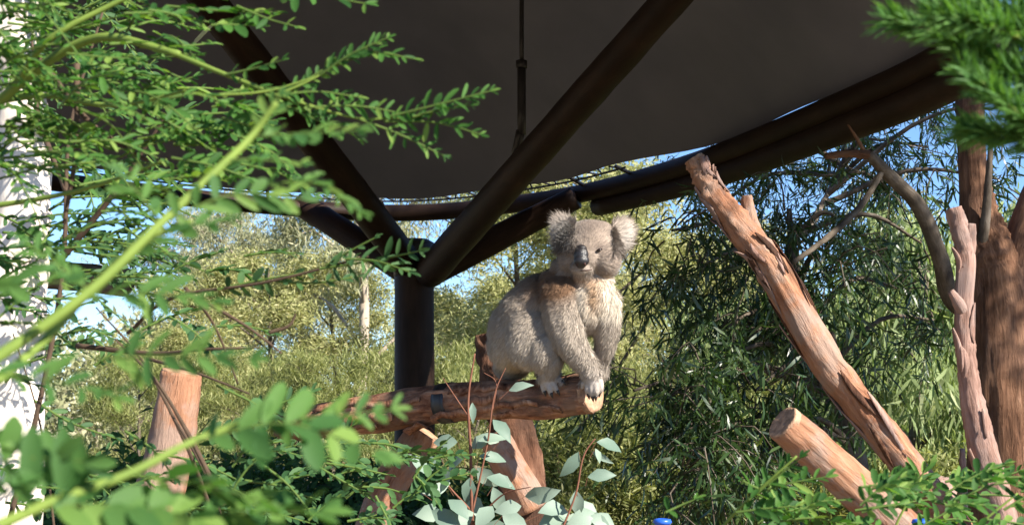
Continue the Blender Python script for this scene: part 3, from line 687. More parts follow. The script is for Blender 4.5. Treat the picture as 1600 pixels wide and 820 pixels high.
# --- big narrow-leaved dark tree, hand-placed clumps
def dark_tree():
    d0 = 6.8
    root = empty('narrow_leaved_tree', (P(1300, 0, d0).x, d0, 0))
    clumps = [ # u, v, d, ru, rv, weight
        (1050, 360, 6.2, 45, 60, .9), (1110, 330, 6.4, 60, 60, 1.0), (1090, 420, 6.2, 55, 50, 1.0), (1170, 430, 6.6, 70, 60, 1.5), (1230, 350, 6.8, 70, 70, 1.5),
        (1290, 300, 7.0, 80, 80, 1.2), (1290, 430, 6.6, 80, 70, 1.6), (1230, 500, 6.4, 80, 60, 1.5), (1120, 520, 6.3, 60, 40, .7),
        (1040, 620, 6.0, 70, 55, 1.5), (1100, 680, 6.0, 80, 60, 2.1), (1060, 740, 5.9, 70, 55, 1.8), (1150, 760, 6.0, 80, 50, 2.0), (1180, 610, 6.2, 70, 60, 1.5), (1220, 690, 6.4, 60, 60, 1.3),
        (1100, 580, 6.0, 70, 45, 1.0), (990, 610, 5.9, 30, 35, .5), (1330, 370, 7, 70, 70, 1.0), (1390, 300, 7.2, 80, 90, .9), (1450, 230, 7.4, 80, 80, .8), (1380, 220, 7.4, 80, 60, .8),
        (1440, 380, 7.2, 60, 70, .9), (1460, 500, 7.0, 45, 60, .7), (1290, 220, 7.2, 80, 50, .7), (1210, 260, 7, 70, 40, .8), (1400, 450, 7.0, 60, 40, .5), (1310, 560, 6.6, 50, 60, .6), (1560, 280, 7.6, 50, 100, .7), (1570, 150, 7.6, 60, 80, .6), (1470, 130, 7.6, 50, 60, .6), (1290, 640, 6.6, 50, 60, .7), (1180, 520, 6.4, 60, 40, .9), (1150, 230, 7, 60, 40, .5)]
    N0 = 400; P_, D_, R_ = [], [], []; b = MB(); limbs = []
    T = [P(1320, 640, d0), P(1270, 520, d0), P(1240, 420, 6.8), P(1270, 350, 7.6), P(1330, 230, 9.0)]
    tc = catmull([Vector((P(1300, 0, d0).x, d0, -.1))] + T, 40)
    for (u, v, d, ru, rv, wt) in clumps:
        if v < 345 and u < 1480: d = max(d, 8.9 if u < 1350 else 8.0); wt *= 1.3      # behind the canopy's rim
        c = np.array(P(u, v, d)); s = d / F
        q = min(tc, key=lambda z: (z - Vector(c)).length + .3 * max(0, z.z - c[2]))
        m_ = q.lerp(Vector(c), .55) + Vector((0, 0, .12)); b.tube([q, m_, Vector(c)], [.018, .006], n=10, seg=6, cap=False)
        nt_ = max(5, int(15 * wt))
        for k in range(nt_):       # drooping sprays
            o = np.array([rng.normal(0, ru * s * .55), rng.normal(0, .22), rng.normal(0, rv * s * .55) + rv * s * .2])
            st = c + o; dr = np.array([rng.normal(0, .6), rng.normal(0, .6), -rng.uniform(.2, 1.1)]); dr /= np.linalg.norm(dr); ln = rng.uniform(.18, .42)
            en = st + dr * ln; md = (st + en) / 2 + np.array([0, 0, .05])
            if k % 2 == 0: b.tube([Vector(c).lerp(Vector(st), .3), Vector(st), Vector(md), Vector(en)], [.004, .0015], n=7, seg=4, cap=False)
            nl = int(N0 * wt / nt_); t = rng.random(nl)[:, None]
            P_.append(st * (1 - t) ** 2 + 2 * md * t * (1 - t) + en * t * t + rvec(nl, .018))
            D_.append(dr[None, :] * .6 + rvec(nl, .75) + np.array([0, 0, -.55])); R_.append(np.clip(rng.random(nl) * .75 + rng.random() * .25, 0, .999))
    pos = np.concatenate(P_); D_ = np.concatenate(D_); R_ = np.concatenate(R_)
    uu = pos[:, 0] / pos[:, 1] * F + 800; vv = HOR - (pos[:, 2] - CZ) / pos[:, 1] * F
    free = (vv > 312 - (uu - 1000) * .392) | (pos[:, 1] > 8.3)       # nothing grows through the canopy's rim
    pos = pos[free]; D_ = [D_[free]]; R_ = [R_[free]]; n = len(pos); Ls = rng.uniform(.06, .115, n)
    finish_tree(root, [([Vector((P(1300, 0, d0).x, d0, -.1))] + T, [.06, .05, .04, .03, .018, .006], 60, 14, .004, 2.0)], M['grey_bark'],
                ('crown', 'sickle', pos, np.concatenate(D_), rvec(n), Ls, Ls * rng.uniform(.10, .16, n), np.concatenate(R_), M['leaf_dark']), b)
    tag(root, 'dark narrow-leaved tree in shade behind the leaning dead limb', 'tree')
dark_tree()

# --- big brown forked trunk at right
def big_tree():
    d = 6.4
    root = empty('forked_brown_tree', (P(1580, 0, d).x, d, 0))
    b = MB(); b.tube([Vector((P(1585, 0, d).x, d, -.1)), P(1580, 800, d), P(1572, 620, d), P(1566, 500, d), P(1556, 430, d), P(1540, 360, d), P(1526, 290, d)], [.24, .20, .165, .145, .13, .085, .05], n=110, seg=48, bump=.014, ridge=.013, seed=4, rfreq=3.6)
    b.build('trunk', M['brown_bark'], root)
    b = MB(); b.tube([P(1545, 470, d), P(1530, 400, d), P(1521, 300, d), P(1514, 150, d), P(1512, 0, d), P(1520, -300, d), P(1540, -700, d + .3)], [.10, .075, .062, .060, .06, .05, .03], n=80, seg=26, bump=.006, ridge=.007, seed=14, rfreq=3); b.build('limb', M['brown_bark'], root)
    b = MB(); b.tube([P(1575, 480, d), P(1592, 400, d), P(1625, 300, d), P(1680, 150, d), P(1760, -100, d), P(1840, -500, d)], [.11, .085, .075, .07, .06, .03], n=60, seg=24, bump=.006, ridge=.007, seed=24, rfreq=3); b.build('limb', M['brown_bark'], root)
    b = MB(); b.tube([P(1530, 420, d), P(1540, 340, d - .1), P(1548, 225, d - .15)], [.03, .022, .010], n=20, seg=12, ridge=.002, seed=5); b.build('side_branch', M['grey_bark'], root)
    # curved dark bare limb reaching left behind the slim dead stem
    b = MB(); b.tube([P(1535, 500, d), P(1490, 470, d - .05), P(1468, 400, d - .2), P(1430, 315, d - .3), P(1390, 275, d - .35), P(1356, 240, d - .4)], [.05, .042, .036, .032, .028, .022], n=50, seg=18, ridge=.003, seed=6)
    b.build('bare_limb', M['grey_bark'], root)
    b = MB(); b.tube([P(1358, 242, d - .4), P(1325, 240, d - .42), P(1290, 244, d - .45)], [.020, .017, .013], n=14, seg=12, ridge=.002, seed=7); b.build('bare_branch', M['brown_bark'], root)
    b = MB(); b.tube([P(1378, 268, d - .37), P(1350, 315, d - .4), P(1300, 365, d - .5), P(1240, 410, d - .6)], [.014, .014, .014, .010], n=20, seg=10, ridge=.001, seed=8); b.build('bare_branch', M['grey_bark'], root)
    b = MB(); b.tube([P(1352, 240, d - .4), P(1338, 215, d - .42), P(1325, 195, d - .45)], [.010, .007, .004], n=10, seg=8, seed=9); b.build('bare_branch', M['brown_bark'], root)
    # high crown, mostly above the frame
    cl = [(1840, -500, .9), (1990, -420, .9), (2050, -700, .9), (2180, -500, 1.0), (1960, -900, .9)]
    n = 9000; idx = rng.integers(0, len(cl), n); c = np.array([tuple(P(u, v, d + .2)) for u, v, _ in cl]); sg = np.array([s for _, _, s in cl]) * .42
    pos = c[idx] + rvec(n) * sg[idx][:, None]
    Ls = rng.uniform(.07, .13, n)
    o = link('crown', leaves_mesh('crown', 'sickle', pos, rvec(n) + np.array([0, 0, -.8]), rvec(n), Ls, Ls * .14, rng.random(n)), root, M['leaf_dark']); o['kind'] = 'stuff'
    tag(root, 'big brown forked tree trunk with a curved bare side limb', 'tree')
big_tree()

# --- a tree standing out of view to the right, whose crown shades the forked trunk and the dark tree
sh = make_tree('shade_tree', 's', (4.4, 3.3), 8.6, 1.5, 14, .60, 16000, .12, .2, M['leaf_dark'], M['brown_bark'], .2, .6, sub=6, seed=77, thick=.12)
tag(sh, 'leafy dark tree standing to the right of the forked brown trunk', 'tree')

# --- pale gum trunk at far left
def pale_gum():
    d = 2.75
    root = empty('pale_gum_tree', (P(22, 0, d).x, d, 0))
    b = MB(); b.tube([Vector((P(10, 0, d).x, d, -.1)), P(14, 720, d), P(20, 500, d), P(36, 300, d), P(34, 150, d), P(22, 0, d), P(10, -300, d), P(-60, -800, d)], [.075, .068, .062, .050, .046, .044, .036, .025], n=80, seg=30, bump=.012, ridge=.002, seed=44)
    b.build('trunk', M['white_bark'], root)
    b = MB(); b.tube([P(22, 40, d), P(-60, -180, d), P(-200, -420, d)], [.025, .018, .01], n=20, seg=12, seed=45); b.build('limb', M['white_bark'], root)
    b = MB(); b.tube([P(12, 60, d), P(80, -250, d), P(60, -620, d + .5)], [.025, .018, .01], n=20, seg=12, seed=46); b.build('limb', M['white_bark'], root)
    cl = [(-60, -800, .9), (-200, -420, .8), (60, -620, .8), (-300, -800, 1.0), (-150, -1050, .9), (100, -900, .8)]
    n = 3500; idx = rng.integers(0, len(cl), n); c = np.array([tuple(P(u, v, d + .4)) for u, v, _ in cl]); sg = np.array([s for _, _, s in cl]) * .25
    pos = c[idx] + rvec(n) * sg[idx][:, None]; Ls = rng.uniform(.09, .15, n)
    o = link('crown', leaves_mesh('crown', 'sickle', pos, rvec(n) + np.array([0, 0, -.9]), rvec(n), Ls, Ls * .15, rng.random(n)), root, M['leaf_gum']); o['kind'] = 'stuff'
    tag(root, 'pale-barked gum tree trunk beside the grey log rail', 'tree')
pale_gum()

# ================================================================== KOALA
def koala():
    root = empty('koala', (P(860, 0, 4.25).x, 4.25, P(860, 590, 4.25).z))
    def K(u, v, y): return P(u, v, 4.2 + (y + (925 - u) * .5) * PX)
    prims = []
    bmx = bmesh.new()
    def E(u, v, y, ru, ry, rv, tilt=0.0, yaw=0.0):
        mt = Matrix.Translation(K(u, v, y)) @ Matrix.Rotation(R(yaw), 4, 'Z') @ Matrix.Rotation(R(tilt), 4, 'Y') @ Matrix.Diagonal((ru * PX, ry * PX, rv * PX, 1))
        bmesh.ops.create_icosphere(bmx, subdivisions=3, radius=1.0, matrix=mt)
    def C(pts, sub=5):
        pts3 = [K(*p[:3]) for p in pts]; n = (len(pts) - 1) * sub + 1
        c = catmull(pts3, n)
        for i, p in enumerate(c):
            r = interp([q[3] for q in pts], i / (n - 1)) * PX
            bmesh.ops.create_icosphere(bmx, subdivisions=2, radius=r, matrix=Matrix.Translation(p))
    # trunk
    E(819, 520, 6, 59, 64, 61); E(806, 540, 4, 46, 58, 42); E(848, 482, 2, 60, 60, 54, -28); E(836, 500, 0, 62, 62, 60)
    E(886, 462, -4, 52, 54, 50); E(918, 474, -14, 38, 42, 50); E(932, 462, -18, 28, 34, 44); E(898, 428, -6, 40, 42, 34)
    E(925, 440, -22, 32, 30, 28)
    # head
    E(921, 390, -20, 45, 46, 41); E(922, 370, -20, 40, 40, 24); E(898, 408, -32, 24, 30, 24); E(944, 408, -28, 24, 30, 26)
    E(911, 419, -56, 20, 16, 13); E(910, 398, -58, 13, 14, 20); E(914, 430, -44, 20, 18, 10); E(922, 406, -46, 24, 22, 20)
    # ears: cupped thick discs
    E(880, 362, -6, 16, 9, 21, -18); E(966, 367, -2, 15, 9, 20, 18); E(954, 396, -14, 15, 22, 18); E(886, 398, -16, 14, 22, 18); E(896, 368, -8, 16, 14, 18); E(953, 370, -6, 17, 14, 18)
    # hind leg, foot
    E(834, 530, -52, 43, 26, 48, 12); E(852, 548, -54, 26, 24, 34, 10)
    C([(862, 562, -48, 20), (857, 580, -44, 16), (854, 591, -40, 13)])
    C([(850, 592, -36, 11), (856, 599, -42, 9)])
    for (a, b, c) in (((848, 596, -42), (849, 606, -43), (851, 612, -41)), ((856, 598, -44), (859, 609, -45), (861, 615, -42)), ((863, 595, -42), (868, 605, -43), (871, 611, -41)), ((866, 590, -36), (874, 592, -40), (879, 596, -40))):
        C([(*a, 5.5), (*b, 4.6), (*c, 3.6)])
    E(800, 572, 40, 30, 26, 22); C([(850, 575, 45, 16), (866, 590, 22, 12)])
    # near arm and hand
    C([(878, 466, -40, 36), (882, 500, -52, 31), (890, 530, -56, 26), (906, 556, -50, 20.5), (920, 574, -44, 17), (926, 586, -42, 15.5)])
    E(928, 594, -44, 14, 9, 13)
    for (a, b, c) in (((919, 598, -45), (918, 609, -47), (919, 616, -42)), ((925, 600, -47), (925, 613, -48), (926, 620, -42)), ((932, 600, -47), (932, 612, -48), (931, 619, -42)), ((938, 597, -44), (939, 607, -44), (937, 613, -40)), ((916, 592, -38), (911, 599, -42), (910, 605, -41))):
        C([(*a, 5.6), (*b, 5.0), (*c, 3.6)])
    # far arm
    C([(944, 474, -12, 27), (948, 510, -6, 22), (946, 540, 0, 17), (938, 566, 8, 14), (940, 582, 18, 12)])
    me = bpy.data.meshes.new('body_blocks'); bmx.to_mesh(me); bmx.free()
    tmp = bpy.data.objects.new('tmp_body', me); COL.objects.link(tmp)
    md = tmp.modifiers.new('r', 'REMESH'); md.mode = 'VOXEL'; md.voxel_size = .0032; md.use_smooth_shade = True
    sm = tmp.modifiers.new('s', 'SMOOTH'); sm.factor = .5; sm.iterations = 7
    dg = bpy.context.evaluated_depsgraph_get(); ev = tmp.evaluated_get(dg)
    body = bpy.data.meshes.new_from_object(ev, depsgraph=dg)
    bpy.data.objects.remove(tmp); bpy.data.meshes.remove(me)
    n = len(body.vertices); co = np.empty(n * 3, np.float32); body.vertices.foreach_get('co', co); co = co.reshape(-1, 3)
    nm = np.empty(n * 3, np.float32); body.vertices.foreach_get('normal', nm); nm = nm.reshape(-1, 3)
    def uvy(c):
        d = c[:, 1]; u = c[:, 0] / d * F + 800; v = HOR - (c[:, 2] - CZ) / d * F; y = (d - 4.2) / PX - (925 - u) * .5
        return u, v, y
    def gs(u, v, a, b, s, t=None): return np.exp(-((u - a) / s) ** 2 - ((v - b) / (t or s)) ** 2)
    def sst(x, a, b): t = np.clip((x - a) / (b - a), 0, 1); return t * t * (3 - 2 * t)
    def colour(c):
        u, v, y = uvy(c); k = len(c)
        def mixc(base, col, w): return base * (1 - w[:, None]) + np.array(col)[None, :] * w[:, None]
        q = np.tile(np.array([.335, .285, .235]), (k, 1))
        q = mixc(q, (.15, .078, .040), .9 * np.clip(gs(u, v, 852, 447, 42, 30) + gs(u, v, 880, 440, 26, 22), 0, 1))     # rufous back
        q = mixc(q, (.46, .40, .33), .75 * gs(u, v, 800, 555, 60, 36))                      # paler rump
        q = mixc(q, (.46, .34, .20), .5 * gs(u, v, 808, 572, 22, 9))
        ch = sst(u, 896, 916) * sst(v, 428, 440) * (1 - sst(v, 486, 508)) * (1 - sst(y, -8, 12))
        arm = gs(u, v, 884, 500, 26, 45)
        q = mixc(q, (.68, .60, .49), np.clip(ch - .9 * arm, 0, 1))                         # white chest
        q = mixc(q, (.44, .235, .10), .75 * gs(u, v, 930, 458, 11, 30) * ch)               # stained streak
        q = mixc(q, (.40, .20, .09), .55 * gs(u, v, 922, 437, 22, 6) * (y < -10))
        head = (v < 440) * (u > 872)
        q = mixc(q, (.235, .185, .15), .9 * head * (1 - ch) * (v < 430))
        q = mixc(q, (.14, .11, .095), .7 * gs(u, v, 921, 352, 34, 10) * head)
        q = mixc(q, (.15, .115, .10), .6 * (gs(u, v, 936, 388, 9, 7) + gs(u, v, 891, 392, 10, 9)) * head)
        q = mixc(q, (.34, .28, .235), .6 * gs(u, v, 940, 414, 22, 14) * head)
        q = mixc(q, (.43, .37, .32), .8 * gs(u, v, 914, 424, 16, 8) * (y < -40))           # chin, lips
        q = mixc(q, (.20, .16, .135), .5 * gs(u, v, 905, 360, 22, 14) * head)
        e = np.clip(gs(u, v, 880, 368, 19, 22) * (v < 395) + gs(u, v, 974, 374, 17, 22) * (v < 400), 0, 1)
        q = mixc(q, (.50, .46, .42), .8 * e * (y < 0))
        q = mixc(q, (.43, .38, .34), .8 * np.clip(gs(u, v, 928, 600, 22, 22) + gs(u, v, 858, 602, 16, 16), 0, 1))   # hands and feet
        return q
    cb = colour(co)
    set_attr(body, 'fur', np.concatenate([cb, np.ones((n, 1))], 1), 'FLOAT_COLOR')
    fm = bpy.data.materials.new('koala_fur'); fm.use_nodes = True; nt = fm.node_tree; bs = nt.nodes['Principled BSDF']
    at_ = nt.nodes.new('ShaderNodeAttribute'); at_.attribute_name = 'fur'
    nt.links.new(at_.outputs['Color'], bs.inputs['Base Color']); bs.inputs['Roughness'].default_value = .9; bs.inputs['Specular IOR Level'].default_value = .1
    try: bs.inputs['Sheen Weight'].default_value = .15; bs.inputs['Sheen Roughness'].default_value = .4
    except Exception: pass
    for p in body.polygons: p.use_smooth = True
    bo = link('body', body, root, fm)
    # ---- fur: short tapered strands lying along the coat
    body.calc_loop_triangles(); tn = len(body.loop_triangles); tri = np.empty(tn * 3, np.int32); body.loop_triangles.foreach_get('vertices', tri); tri = tri.reshape(-1, 3)
    A, B, Cc = co[tri[:, 0]], co[tri[:, 1]], co[tri[:, 2]]
    area = np.linalg.norm(np.cross(B - A, Cc - A), axis=1) * .5
    u_, v_, y_ = uvy((A + B + Cc) / 3)
    ew = np.clip(gs(u_, v_, 880, 366, 22, 24) + gs(u_, v_, 974, 370, 20, 24), 0, 1) * (v_ < 400)
    wgt = area * (1 + 2.2 * ew + 1.2 * (v_ < 440))
    NF = 290000
    ti = rng.choice(tn, NF, p=wgt / wgt.sum()); r1 = np.sqrt(rng.random(NF)); r2 = rng.random(NF)
    wa, wb, wc = 1 - r1, r1 * (1 - r2), r1 * r2
    root_p = A[ti] * wa[:, None] + B[ti] * wb[:, None] + Cc[ti] * wc[:, None]
    nrm = nm[tri[ti, 0]] * wa[:, None] + nm[tri[ti, 1]] * wb[:, None] + nm[tri[ti, 2]] * wc[:, None]; nrm /= np.linalg.norm(nrm, axis=1, keepdims=True)
    u, v, y = uvy(root_p)
    col = colour(root_p)
    flow = np.tile(np.array([-.45, .15, -.75]), (NF, 1))
    hd = (v < 436) & (u > 872)
    hc = np.array(K(912, 402, -60)); fl_h = root_p - hc; fl_h /= np.linalg.norm(fl_h, axis=1, keepdims=True)
    flow[hd] = fl_h[hd]
    eL = (u < 899) & (v < 392) & hd; eR = (u > 956) & (v < 396) & hd
    flow[eL] = (root_p[eL] - np.array(K(904, 376, -10))) * 8 + np.array([0, -.10, -.12]); flow[eR] = (root_p[eR] - np.array(K(946, 378, -10))) * 8 + np.array([0, -.10, -.14])
    fn = np.linalg.norm(flow, axis=1, keepdims=True); flow = flow / fn
    tang = flow - nrm * np.sum(flow * nrm, 1, keepdims=True); tang /= np.maximum(np.linalg.norm(tang, axis=1, keepdims=True), 1e-4)
    length = np.full(NF, 10.0)
    length[hd] = 6.5; length[(v < 436) & (u > 940)] = 8
    length = np.where(gs(u, v, 908, 404, 26, 26) * (y < -35) > .4, 3.2, length)
    length = np.where((u > 905) & (v > 432) & (v < 505) & (y < -5), 12, length)
    small = (gs(u, v, 928, 604, 22, 20) + gs(u, v, 860, 604, 22, 15)) > .4
    length = np.where(small, 3.6, length)
    lift = np.full(NF, .24); lift[hd] = .3
    lift = np.where(small, .15, lift)
    length[eL | eR] = rng.uniform(5, 22, (eL | eR).sum()); lift[eL | eR] = .35
    dirn = tang + nrm * lift[:, None] + rng.normal(0, .22, (NF, 3))
    dirn[eL | eR] = flow[eL | eR] * 1.0 + nrm[eL | eR] * .25 + rng.normal(0, .3, ((eL | eR).sum(), 3))
    # tufts: strands of one small patch lean together
    cell = np.floor(root_p / .014).astype(int); hsh = (cell[:, 0] * 73856093 ^ cell[:, 1] * 19349663 ^ cell[:, 2] * 83492791) % 4096
    tuft = np.random.default_rng(3).normal(0, .15, (4096, 3)); dirn += tuft[hsh]
    dirn /= np.linalg.norm(dirn, axis=1, keepdims=True)
    length = length * PX * rng.uniform(.6, 1.2, NF)
    side = np.cross(dirn, nrm); side /= np.maximum(np.linalg.norm(side, axis=1, keepdims=True), 1e-4)
    wd = (.00058 * rng.uniform(.6, 1.3, NF))[:, None]; wd = np.where(small[:, None], wd * .6, wd)
    b0 = root_p - nrm * .001
    m1 = b0 + dirn * (length * .55)[:, None]; tp = b0 + (dirn + tang * .25) / np.linalg.norm(dirn + tang * .25, axis=1, keepdims=True) * length[:, None]
    V = np.stack([b0 - side * wd, b0 + side * wd, m1 + side * wd * .8, m1 - side * wd * .8, tp], 1).reshape(-1, 3)
    base = (np.arange(NF) * 5)[:, None]
    fl = np.concatenate([base + np.array([[0, 1, 2, 3]]), base + np.array([[3, 2, 4]])], 1).ravel()
    fme = mesh_np('fur', V, fl, np.tile([4, 3], NF))
    cv = col * rng.uniform(.7, 1.3, (NF, 1)) * (1 + .12 * tuft[hsh][:, :1])
    cv5 = np.repeat(cv, 5, 0); set_attr(fme, 'fur', np.concatenate([np.clip(cv5, 0, 1), np.ones((NF * 5, 1))], 1), 'FLOAT_COLOR')
    nn = nrm + .35 * (dirn - nrm * np.sum(dirn * nrm, 1, keepdims=True)) * 0 + rng.normal(0, .18, (NF, 3)); nn /= np.linalg.norm(nn, axis=1, keepdims=True)
    fme.normals_split_custom_set_from_vertices(np.repeat(nn, 5, 0).tolist())
    fo = link('fur', fme, bo, fm); fo['kind'] = 'stuff'
    # ---- nose, eyes, claws, mouth
    nosem = plain_mat('black_nose_leather', (.012, .011, .013), rough=.38, spec=.5, nscale=300, var=.4, bump=.25)
    eyem = plain_mat('dark_eye', (.012, .006, .004), rough=.12, spec=.6, var=.1)
    clawm = plain_mat('dark_claw', (.02, .016, .014), rough=.35, spec=.5)
    mouthm = plain_mat('dark_mouth', (.05, .022, .018), rough=.7)
    bm = bmesh.new()
    for (uu, vv, yy, a, b_, c_) in ((908, 391, -70, 9.5, 9, 9), (908, 398, -74, 11.5, 9, 12), (908.5, 407, -76, 12, 9, 10), (908, 412, -75, 9, 8, 7)):
        bmesh.ops.create_icosphere(bm, subdivisions=3, radius=1, matrix=Matrix.Translation(K(uu, vv, yy)) @ Matrix.Diagonal((a * PX, b_ * PX, c_ * PX, 1)))
    me = bpy.data.meshes.new('nose'); bm.to_mesh(me); bm.free()
    tmp = bpy.data.objects.new('tmp_nose', me); COL.objects.link(tmp)
    md = tmp.modifiers.new('r', 'REMESH'); md.mode = 'VOXEL'; md.voxel_size = .0015; md.use_smooth_shade = True
    sm = tmp.modifiers.new('s', 'SMOOTH'); sm.iterations = 6
    dg = bpy.context.evaluated_depsgraph_get(); nose = bpy.data.meshes.new_from_object(tmp.evaluated_get(dg), depsgraph=dg)
    bpy.data.objects.remove(tmp)
    nose.materials.clear(); no_ = link('nose', nose, root, nosem)
    for (uu, vv) in ((903, 413), (913, 413)):
        b = MB(); b.tube([K(uu, vv - 2, -83), K(uu + (1.5 if uu > 908 else -1.5), vv + 2, -81)], [2.2 * PX, 1.4 * PX], n=4, seg=8); b.build('nostril', mouthm, no_)
    for (uu, vv, yy, a) in ((936, 391, -58.5, -8), (890, 394, -63, 10)):
        b = MB(); b.tube([K(uu - 5, vv + 1.5, yy + 1), K(uu, vv - .5, yy - 1.5), K(uu + 5, vv - 2, yy + 2)], [.8 * PX, 2.6 * PX, .8 * PX], n=12, seg=12); b.build('eye', eyem, root)
    b = MB(); b.tube([K(901, 424.5, -68), K(910, 422.5, -72), K(918, 422.5, -70), K(925, 421, -64)], [.6 * PX, 1.0 * PX, 1.0 * PX, .6 * PX], n=20, seg=8); b.build('mouth', mouthm, root)
    for (a, c) in (((851, 611, -44), (853, 620, -37)), ((861, 614, -45), (864, 623, -38)), ((871, 610, -44), (875, 618, -37)), ((878, 595, -43), (885, 602, -39)),
                   ((919, 615, -46), (921, 624, -40)), ((926, 619, -47), (927, 628, -40)), ((931, 618, -47), (931, 627, -40)), ((937, 612, -44), (936, 621, -38))):
        a = Vector(a); c = Vector(c); mid = (a + c) / 2 + Vector((0, 0, -3))
        b = MB(); b.tube([K(*a), K(*mid), K(*c)], [2.6 * PX, 2.0 * PX, .4 * PX], n=7, seg=8); b.build('claw', clawm, root)
    tag(root, 'grey koala with white chest sitting on the log looking out', 'koala')
koala()

# ================================================================== NEAR PLANTS
class Shrub:
    def __init__(s, name, base, stem_mat, leaf_mt, leafname, kind, label, cat='shrub'):
        s.root = empty(name, (base[0], base[1], 0)); s.sm = stem_mat; s.lm = leaf_mt; s.L = []; s.kind = kind; s.leafname = leafname
        tag(s.root, label, cat); s.twigs = MB()
        s.unit = unit_leaf(leafname, kind); s.unit.materials.append(leaf_mt)
    def stem(s, pts, r0, r1, name='stem', mat=None):
        b = MB(); c = b.tube(pts, [r0, r1], n=max(14, len(pts) * 8), seg=8, bump=r0 * .08, seed=r0 * 500); b.build(name, mat or s.sm, s.root)
        return c
    def frond(s, a, e, n, Lp, Wp, sag=0.0, face=(.2, -.6, .8), alt=False, start=.12, droop=0.0, ang=62, curl=.25, rachis=.0011, termi=True):
        "pinnate leaf from a to e, (u,v,d) each; Lp, Wp leaflet size in photograph pixels"
        A_, E_ = P(*a), P(*e); ln = (E_ - A_).length; m_ = (A_ + E_) / 2 + Vector((0, 0, sag * ln)) + Vector(rng.normal(0, .035, 3)) * ln; d = (a[2] + e[2]) / 2
        c = catmull([A_, m_, E_], 14)
        s.twigs.tube([A_, m_, E_], [rachis * d, rachis * d * .5], n=10, seg=5, cap=False)
        f = Vector(face) + Vector(rng.normal(0, .3, 3))
        for i in range(n):
            t = start + (1 - start) * i / max(1, n - 1); x = t * 13; k = min(12, int(x)); p = c[k].lerp(c[k + 1], x - k); tg = (c[k + 1] - c[k]).normalized()
            nv = (f - tg * f.dot(tg)).normalized(); sd = nv.cross(tg)
            tp = 1.0 - .45 * max(0, t - .6) / .4 - .25 * max(0, .25 - t) / .25
            for q in (-1, 1):
                if rng.random() < .10: continue
                aa = R(ang * (1 - .35 * t) + rng.normal(0, 14))
                dr = tg * math.cos(aa) + sd * (q * math.sin(aa)) - nv * droop + Vector(rng.normal(0, .17, 3))
                nn = nv + sd * (q * -curl) + Vector(rng.normal(0, .42, 3))
                s.add(p, dr, nn, Lp * d / F * tp * rng.uniform(.7, 1.2), Wp * d / F * tp * rng.uniform(.75, 1.15))
        if termi: s.add(c[-1], c[-1] - c[-2], f, Lp * d / F * .6, Wp * d / F * .6)
    def add(s, p, d, n, L, W): s.L.append((tuple(p), tuple(d), tuple(n), L, W))
    def finish(s, cap=300, stuffname='foliage'):
        if s.twigs.V: s.twigs.build('twigs', M['rachis'] if s.kind == 'oblong' else s.sm, s.root)['kind'] = 'stuff'
        def size(l):
            p = l[0]; d = max(p[1], .1); u = 800 + p[0] / d * F; v = HOR - (p[2] - CZ) / d * F
            return (l[3] * F / d) * (1 if -30 < u < 1630 and -30 < v < 850 else .05)
        s.L.sort(key=size, reverse=True)
        base = Vector(s.root.location)
        for (p, d, n, L, W) in s.L[:cap]:
            x = Vector(d).normalized(); z = Vector(n); z = (z - x * z.dot(x)).normalized(); y = z.cross(x)
            mt = Matrix(((x.x, y.x, z.x, 0), (x.y, y.y, z.y, 0), (x.z, y.z, z.z, 0), (0, 0, 0, 1)))
            o = bpy.data.objects.new(s.leafname, s.unit); COL.objects.link(o); o.parent = s.root
            o.matrix_local = Matrix.Translation(Vector(p) - base) @ mt @ Matrix.Diagonal((L, W, L, 1))
        rest = s.L[cap:]
        if rest:
            a = [np.array([r[i] for r in rest], float) for i in range(5)]
            o = link(stuffname, leaves_mesh(stuffname, s.kind, a[0], a[1], a[2], a[3], a[4], rng.random(len(rest))), s.root, s.lm); o['kind'] = 'stuff'

